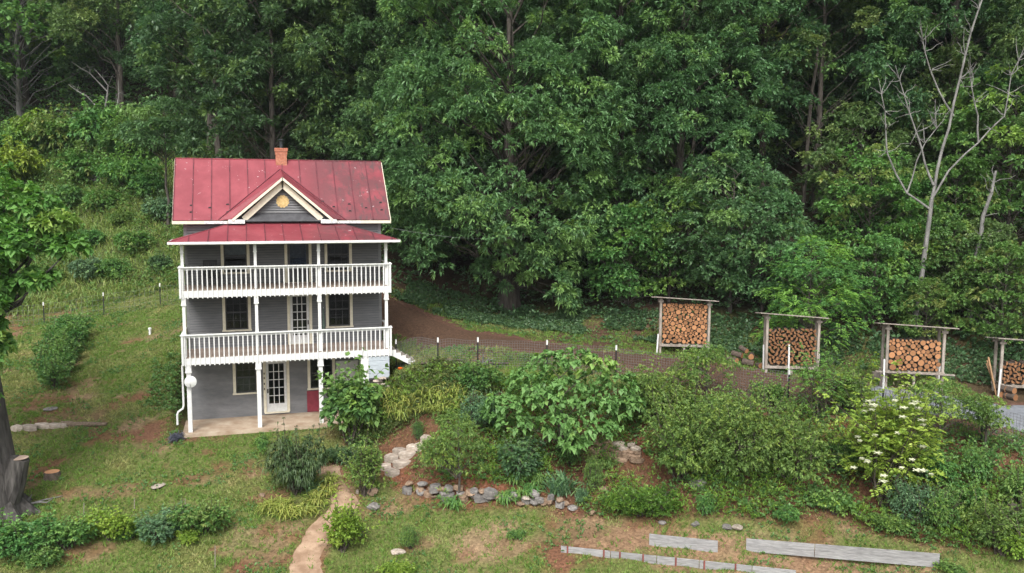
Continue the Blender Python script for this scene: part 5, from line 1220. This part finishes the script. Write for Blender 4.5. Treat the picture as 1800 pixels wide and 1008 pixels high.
n2_ = shed('middle woodshed filled with split firewood', S2, -.42, 2.35, 2.55, .36, 1.80, 'split', (.07,.115), 900, 'split firewood stacked in the middle woodshed', 'split firewood in the middle woodshed', roof_tilt=.06, singles=False)
n4_ = shed('last woodshed by the road holding a low pile of split wood', S4, -.42, 2.4, 2.35, .55, 1.05, 'split', (.07,.12), 300, 'low pile of split wood in the last woodshed', 'x', singles=False)
print('logs', n1_, n2_, n3_, n4_)

# loose wood
def loose_log(label, xy, L, r, rz, group=None, tilt=0., kind='round', dz=0., name='log'):
    me = LOGM[kind][rng.integers(4)]; return place(name, me, None, None, loc=on(*xy, r*.85+dz), rot=(tilt, 0, rz), scale=(r, L/LOGLEN, r), label=label, cat='log', group=group)
PILE_XY = [((25.55, -3.74),.55,.16,.3,0), ((25.92, -3.92),.6,.17,-.4,0), ((26.14, -4.30),.55,.16,.8,0), ((26.31, -4.67),.5,.15,-.2,0), ((25.87, -3.69),.55,.14,.5,.28), ((26.12, -4.09),.55,.15,-.6,.3), ((26.02, -3.84),.5,.13,.1,.55)]
for (xy, L, r, rz, dz) in PILE_XY: loose_log('weathered dark log in the heap between first and second woodsheds', xy, L, r, rz, 'log heap between the sheds', R2(-.2, .2), dz=dz)
loose_log('single upright orange chopping block beside the third woodshed', (32.99, -8.95), .32, .17, 0., tilt=math.pi/2*0, dz=.05)
for (xy, dz) in (((34.59, -10.77),0), ((34.66, -11.01),0), ((34.71, -11.34),0), ((34.65, -10.90),.27), ((34.73, -11.24),.27)): loose_log('grey log lying under the last woodshed', xy, .5, .16, R2(-.7, .1), 'grey logs under the last woodshed', dz=dz)
for i in range(3):
    p0 = on(*(34.52, -10.54)); MB().bar((0,0,-.05), (-.35-.1*i, .25, 1.75-.15*i), .07, .03).obj('leaning_board', OLDWOOD if False else M('fresh tan board', (.36,.22,.12), rough=.9), None, loc=(p0[0]+.1*i, p0[1]+.05*i, p0[2]), label='tan board leaning on the corner post of the last woodshed', cat='board', group='boards leaning on the last woodshed')
for i in range(5): place('wood_block', MB().box(-.2, .2, -.1, .1, 0, .07).mesh('wood_block'), OLDWOOD, None, loc=on(*(30.59, -7.55), .0+i*.073), rot=(0, 0, R2(-.5, -.3)), label='short board end stacked beside the third woodshed', cat='board', group='stack of board ends')
# brush and scraps beyond the fence
for (xy, L, rz) in (((11.89, -1.84),1.6,.2), ((12.24, -1.74),1.4,-.1), ((12.54, -1.94),1.2,.35), ((12.07, -1.96),1.5,.05), ((13.44, -2.33),1.1,-.5), ((14.27, -2.58),1.2,.1)):
    loose_log('broken plank or branch on the scrap pile behind the wire fence', xy, L, .07, rz+1.3, 'scraps behind the wire fence', kind='split')
mb = MB()
for k in range(4): limb(mb, (0, 0, 0), (R2(-.7, .7), R2(-.2, .2), R2(.1, .6)), .06, .02, n=6)
mb.obj('bleached_branch', BARKP, None, loc=on(*(13.08, -2.27)), label='bleached forked branch lying behind the wire fence', cat='branch')
mb = MB()
for k in range(4): limb(mb, (0, 0, .05), (R2(-.2, 1.4), R2(-.6, .3), R2(.05, .5)), .05, .012, n=6)
mb.obj('fallen_branch', BARKP, None, loc=on(*(-5.43, -4.41)), label='grey dead branch on the grass beside the great trunk', cat='branch')

# ------------------------------------------------------------------ stones
def rock_mesh(seed, flat=.7):
    r = np.random.default_rng(seed); n = 10; m = 6; mb = MB(); vs = []
    cut = [(unit(r.normal(size=3)), r.uniform(.55, .85)) for _ in range(9)]
    for j in range(m+1):
        th = math.pi*j/m
        for k in range(n):
            v = np.array([math.sin(th)*math.cos(2*math.pi*k/n), math.sin(th)*math.sin(2*math.pi*k/n), math.cos(th)])
            for c_, q in cut:
                e = v@c_
                if e > q: v = v-(e-q)*c_
            vs.append((v[0], v[1], v[2]*flat))
    mb.add(vs, [(j*n+k, (j+1)*n+k, (j+1)*n+(k+1) % n, j*n+(k+1) % n) for j in range(m) for k in range(n)]); return mb.mesh('stone')
def stone_mat(name, a, b): return M(name, a, b, rough=.9, scale=3, bump=.5, bscale=9, rnd=.25)
ST_PALE = stone_mat('pale limestone', (.28,.23,.185), (.46,.40,.345)); ST_TAN = stone_mat('tan fieldstone', (.16,.105,.07), (.30,.215,.15)); ST_GREY = stone_mat('grey fieldstone', (.13,.12,.115), (.25,.23,.21))
RK = {}
for nm, mt in (('pale', ST_PALE), ('tan', ST_TAN), ('grey', ST_GREY)):
    RK[nm] = []
    for i in range(4):
        me = rock_mesh(i*7+len(nm)); me.materials.append(mt); RK[nm].append(me)
def rock(nm, parent, loc, s, rz=None, rot=None, **kw):
    return place(kw.pop('name', 'stone'), RK[nm][rng.integers(4)], None, parent, loc=loc, rot=rot or (R2(-.2, .2), R2(-.2, .2), R2(0, 6) if rz is None else rz), scale=s, **kw)
def block_mesh(seed):
    """quarried block: a box with jittered, chamfered corners"""
    r = np.random.default_rng(seed); mb = MB(); vs = []
    for z, q in ((-.5, 1.), (.36, 1.), (.5, .84)):
        for k in range(8):
            a = (.32, 1.25, 1.89, 2.82, 3.46, 4.39, 5.03, 5.96)[k]; rr = .5/max(abs(math.cos(a)), abs(math.sin(a)))
            rr = min(rr, .62); vs.append((rr*math.cos(a)*q+r.normal(0, .03), rr*math.sin(a)*q+r.normal(0, .03), z+r.normal(0, .04)))
    fs = [(j*8+k, j*8+(k+1) % 8, (j+1)*8+(k+1) % 8, (j+1)*8+k) for j in range(2) for k in range(8)]+[tuple(range(16, 24)), tuple(range(8))[::-1]]
    mb.add(vs, fs); return mb.mesh('block')
BK = []
for i in range(5): me = block_mesh(i); me.materials.append(ST_PALE); BK.append(me)
# steps climbing from the path
t_ = thing('stone_steps', 'rough pale stone steps climbing into the terraced garden', 'steps', on(*(8.38, -5.34)))
o = np.array(t_.location)
for (xy, w_, d_) in (((8.38, -5.29),.62,.42), ((8.17, -4.84),.5,.36), ((8.82, -4.98),.78,.42), ((8.48, -4.44),.6,.4), ((9.16, -4.74),.72,.4), ((8.86, -4.32),.55,.38), ((9.39, -4.57),.55,.36), ((9.68, -4.81),.5,.34), ((9.92, -4.64),.45,.35)):
    p_ = np.array(on(*xy, .04))-o; place('step_stone', BK[rng.integers(5)], None, t_, loc=tuple(p_), rot=(R2(-.06, .06), R2(-.06, .06), -.35+R2(-.15, .15)), scale=(w_, d_, .30))
# low dry wall
t_ = thing('dry_stone_wall', 'low tumbled dry stone wall edging the terraced garden', 'stone wall', on(*(11.42, -8.58))); o = np.array(t_.location)
for a, b in zip(WL, WL[1:]):
    a = np.array(a); b = np.array(b); L = np.linalg.norm(b-a); k = int(L/.24)
    for i in range(k):
        for lay in range(2 if rng.random() < .75 else 1):
            q = a+(b-a)*((i+R2(.1, .9))/k)+rng.normal(0, .08, 2); s_ = R2(.13, .24); p_ = np.array(on(*q, s_*.35+lay*.22))-o
            rock(('tan', 'tan', 'grey', 'grey', 'pale')[rng.integers(5)], t_, tuple(p_), (s_*R2(1., 1.6), s_*.9, s_*R2(.6, 1.2)))
            if rng.random() < .45:
                ob = t_.children[-1]; ob.data = BK[rng.integers(5)]; ob.scale = (s_*2.4, s_*1.8, s_*1.3); ob.material_slots[0].link = 'OBJECT'; ob.material_slots[0].material = (ST_TAN, ST_GREY)[rng.integers(2)]
# ledge wall behind the redbud
t_ = thing('ledge_wall', 'ragged brown layered stone ledge behind the redbud', 'stone wall', on(*(17.21, -8.28))); o = np.array(t_.location)
for i in range(60):
    u = R2(0, 1); q = np.array((16.35, -7.92))*(1-u)+np.array((17.88, -9.03))*u; lay = rng.integers(5)
    p_ = np.array((q[0]+R2(-.1, .1)-.1*0, q[1]+.13*lay, gz(q[0], q[1])+.05+.13*lay))-o; place('ledge_stone', BK[rng.integers(5)], ST_TAN, t_, loc=tuple(p_), rot=(R2(-.2, .2), R2(-.2, .2), -.4+R2(-.5, .5)), scale=(R2(.25, .5), R2(.25, .4), R2(.10, .17)))
    ob = t_.children[-1]; ob.material_slots[0].link = 'OBJECT'; ob.material_slots[0].material = ST_PALE if (u > .6 and lay > 2) else ST_TAN
# stone pile under the skirt
t_ = thing('stone_pile', 'stacked pale stones under the grey skirting of the balcony', 'stones', on(8.7, -.1)); o = np.array(t_.location)
for i in range(14): p_ = np.array((8.3+R2(0, .75), -.12+R2(-.08, .12), 1.45+.14*(i//3)))-o; rock('pale', t_, tuple(p_), (R2(.14, .24), .16, .1))
# loose stones
for (xy, nm, s_, lab) in (((7.34, -7.10),'grey',(.42,.3,.25),'dark blue grey boulder right of the path'), ((7.41, -6.30),'tan',(.3,.25,.25),'tan boulder at the foot of the privet shrub'), ((6.82, -6.12),'pale',(.1,.08,.2),'small upright white stone beside the path'), ((3.18, -5.51),'tan',(.16,.14,.13),'rounded tan stone left of the daylily edging'),
    ((7.76, -10.04),'pale',(.35,.22,.13),'flat pale stone on the lower lawn'), ((14.63, -9.86),'grey',(.28,.2,.15),'pair of grey stones at the end of the dry wall'), ((15.23, -10.37),'tan',(.25,.2,.18),'tan stone just beyond the dry wall end'), ((16.08, -9.47),'tan',(.24,.2,.18),'tan cobble right of the iris clump'),
    ((17.49, -11.87),'grey',(.18,.15,.12),'small grey stone below the green mound'), ((18.51, -12.49),'grey',(.24,.18,.14),'grey stone on the mulch edge'), ((19.48, -13.11),'grey',(.28,.2,.14),'blue grey stone next to a pale flat one'), ((19.84, -13.21),'pale',(.36,.24,.14),'pale flat stone above the short bed board'),
    ((19.32, -11.11),'grey',(.45,.35,.4),'big dull boulder peeping from the shrub mass'), ((4.93, -5.09),'pale',(.2,.1,.12),'pale stone among the daylilies'), ((-6.03, 3.56),'grey',(.4,.3,.12),'flat grey stone sunk in the upper lawn'), ((-0.75, -4.10),'pale',(.5,.25,.05),'pale flat paving stone in the lawn'),
    ((-8.87, 38.40),'grey',(.9,.6,.5),'grey rock on the open bank'), ((24.14, -14.49),'pale',(.2,.15,.1),'pale chip of stone in the lower garden')):
    z_ = s_[2]*.25; place('stone', RK[nm][rng.integers(4)], None, None, loc=on(*xy, z_), rot=(0, 0, R2(0, 6)), scale=s_, label=lab, cat='stone')
# edging on the lawn: stones and a rotten log
t_ = thing('lawn_edging', 'row of pale blocks and a rotting log across the left lawn', 'edging', on(*(-5.43, 1.53))); o = np.array(t_.location)
for xy, w_ in (((-6.99, 1.50),.5), ((-6.55, 1.52),.7), ((-6.06, 1.73),.6), ((-5.59, 1.74),.55), ((-5.19, 1.73),.45)): place('edging_block', BK[rng.integers(5)], None, t_, loc=tuple(np.array(on(*xy, .06))-o), rot=(0, 0, -.25+R2(-.15, .15)), scale=(w_, .3, .26))
a = np.array(on(*(-5.29, 1.76), .1))-o; b = np.array(on(*(-3.38, 1.38), .06))-o; mb = MB(); limb(mb, a, b, .16, .08, wob=.08, seg=7, n=8); mb.obj('rotten_log', M('rotting wood', (.12,.085,.06), (.30,.23,.17), rough=1., scale=9, stretch=(1,4,4), bump=1.), t_)
# stump
t_ = thing('tree_stump', 'freshly cut low stump on the left lawn', 'stump', on(*(-4.83, -2.70)))
MB().lathe([(.36,-.1),(.31,.05),(.29,.20)], 14).obj('bark', LBARK, t_); MB().lathe([(.275,.19),(.275,.206)], 14).obj('cut_face', M('orange cut face', (.42,.2,.1), (.55,.3,.16), rough=.9), t_)

# ------------------------------------------------------------------ wire fences
BLACKP = M('black fence post', (.02,.02,.022), rough=.6); WIRE = M('dull fence wire', (.16,.16,.165), rough=.6, metal=.2)
def fence(label, posts, h, cell, wr, sag=0.):
    t = thing('wire_fence', label, 'fence', on(*posts[0])); o = np.array(t.location); mb = MB()
    for (x, y) in posts:
        p_ = np.array(on(x, y))-o
        q = MB().box(-.028, .028, -.022, .022, -.25, h-.2).obj('fence_post', BLACKP, t, loc=tuple(p_)); MB().box(-.034, .034, -.03, .03, h-.2, h+.02).obj('post_cap', WHITE, q)
    for (a, b) in zip(posts, posts[1:]):
        L = math.hypot(b[0]-a[0], b[1]-a[1]); k = max(2, int(L/cell)); T_ = np.linspace(0, 1, k+1)
        P_ = np.c_[a[0]+(b[0]-a[0])*T_, a[1]+(b[1]-a[1])*T_]; z = gzv(P_[:, 0], P_[:, 1]); lo = np.c_[P_, z+.04]-o; hi = np.c_[P_, z+h-.12]-o
        for i in range(k): mb.bar(lo[i], hi[i], wr, wr)
        for zz in np.linspace(0, 1, int(h/cell*.9)+1):
            st_ = max(1, k//6); idx = list(range(0, k, st_))+[k]
            for i, j in zip(idx, idx[1:]): mb.bar(lo[i]*(1-zz)+hi[i]*zz, lo[j]*(1-zz)+hi[j]*zz, wr, wr)
    mb.obj('wire_mesh', WIRE, t, kind='stuff')
fence('welded wire fence on black white-tipped posts along the drive', [(9.6,.9), (11.08, -1.83), (12.82, -2.41), (15.76, -3.59), (18.45, -5.23), (21.71, -6.70), (24.50, -9.43), (26.83, -12.32), (29.33, -14.77), (34.5,-19.5)], 1.42, .11, .008)
fence('wire fence on black white-tipped posts across the top of the lawn', [(-24,22.5), (-16.5,21), (-9.51, 19.77), (-5.97, 19.16), (-2.61, 18.97), (-.5,17)], 1.4, .30, .008)
# white stakes and pipes
for xy, hh, lab in (((22.59, -1.02),1.0,'white stake left of the first woodshed'), ((26.21, -5.02),1.25,'white stake left of the middle woodshed'), ((28.30, -6.25),1.0,'white stake right of the middle woodshed'), ((25.99, -7.32),1.7,'tall white stake before the middle woodshed'), ((29.47, -9.30),1.3,'white stake left of the third woodshed'), ((32.20, -9.55),1.3,'white stake right of the third woodshed'), ((34.44, -10.68),1.3,'white stake before the last woodshed')):
    MB().tube([(0,0,-.2),(R2(-.05, .08),0,hh)], .04, 8).obj('white_stake', WHITE, None, loc=on(*xy), label=lab, cat='stake')
t_ = thing('vent_pipe', 'short white capped pipe in the upper lawn', 'pipe', on(*(-2.64, 12.77))); MB().lathe([(.07,-.1),(.07,.28)], 12).obj('pipe', WHITE, t_); MB().lathe([(.1,.28),(.1,.36),(.06,.39)], 12).obj('cap', WHITE, t_)
for xy, hh in (((-1.51, -5.60),.5), ((-3.30, -5.31),.45), ((0.32, -6.07),.6), ((1.49, -9.47),.8)): MB().tube([(0,0,-.1),(.03,0,hh)], .015, 5).obj('garden_stake', OLDWOOD, None, loc=on(*xy), label='thin wooden stake beside the front shrub row', cat='stake', group='thin stakes along the front shrub row')
mb = MB(); mb.box(-.11, .11, -.11, .11, -.2, 1.05); mb.box(-.13, .13, -.13, .13, 1.05, 1.12)
mb.obj('dark_post', BARKD, None, loc=on(*(27.20, -18.25)), label='dark weathered timber post in the lower right corner', cat='post')

# ------------------------------------------------------------------ raised bed boards
GREYB = M('silvery weathered board', (.20,.195,.195), (.33,.325,.32), rough=.9, scale=6, stretch=(.5,.5,5), bump=.3, bscale=30, rnd=.1)
RUST = M('rusty red stake', (.20,.06,.05), rough=.9)
def bed(label, a, b, rows, hgt, splits, stakes):
    A = np.array(a); B = np.array(b); za, zb = gz(*a), gz(*b); t = thing('bed_edging', label, 'garden edging', (a[0], a[1], za)); D_ = np.array([B[0]-A[0], B[1]-A[1], zb-za])
    n_ = unit(np.array([D_[1], -D_[0], 0.])); cuts = [0]+splits+[1]
    for r_ in range(rows):
        for c0, c1 in zip(cuts, cuts[1:]):
            p0 = D_*c0+np.array([0, 0, r_*hgt-.06]); p1 = D_*(c1-.003)+np.array([0, 0, r_*hgt-.06]); e = n_*(r_*.004+R2(0, .012))
            MB().slab([tuple(p0+e), tuple(p1+e), tuple(p1+e+np.array([0, 0, hgt-.008])), tuple(p0+e+np.array([0, 0, hgt-.008]))], tuple(-n_*.045)).obj('board', GREYB, t)
    for s_ in stakes:
        p0 = D_*s_+n_*.03; MB().bar(tuple(p0+np.array([0, 0, -.2])), tuple(p0+np.array([0, 0, rows*hgt-.04])), .05, .03).obj('stake', RUST, t)
bed('short two-board garden edging at the back of the bare beds', (16.56, -12.63), (18.64, -13.90), 2, .24, [], [])
bed('long two-board garden edging along the back of the gravel bed', (19.63, -14.15), (24.72, -17.79), 2, .24, [.37], [])
bed('long front garden edging of single boards with rusty stakes', (13.38, -11.98), (20.58, -15.80), 1, .30, [.22, .42, .6, .82], [.03,.19,.26,.36,.5,.62,.75])
# a cable from the porch to the trees
mb = MB(); A = np.array((9.55, 1.9, 9.0)); B = np.array((19.5, 9.0, 8.2)); pts = [A+(B-A)*t+np.array([0, 0, -.35*math.sin(math.pi*t)]) for t in np.linspace(0, 1, 9)]
mb.tube(pts, .008, 5).obj('service_cable', STEEL, None, label='thin overhead cable from the porch roof to the great tree', cat='cable')

# ------------------------------------------------------------------ thin summer haze between the lawn and the far hillside
m_, t_h, N_, L_ = _nodes('thin haze')
pv = N_('VolumePrincipled'); pv.inputs['Color'].default_value = (.86, .92, 1.0, 1); pv.inputs['Density'].default_value = HAZE; pv.inputs['Anisotropy'].default_value = .2
oh = N_('OutputMaterial'); L_(pv.outputs[0], oh.inputs['Volume'])
zmax = max(float(Z.max())+32, 40.)
MB().box(float(gx[0])-3, float(gx[-1])+3, float(gy[0])-3, float(gy[-1])+3, float(Z.min())-1, zmax).obj('haze', m_, None, kind='stuff')
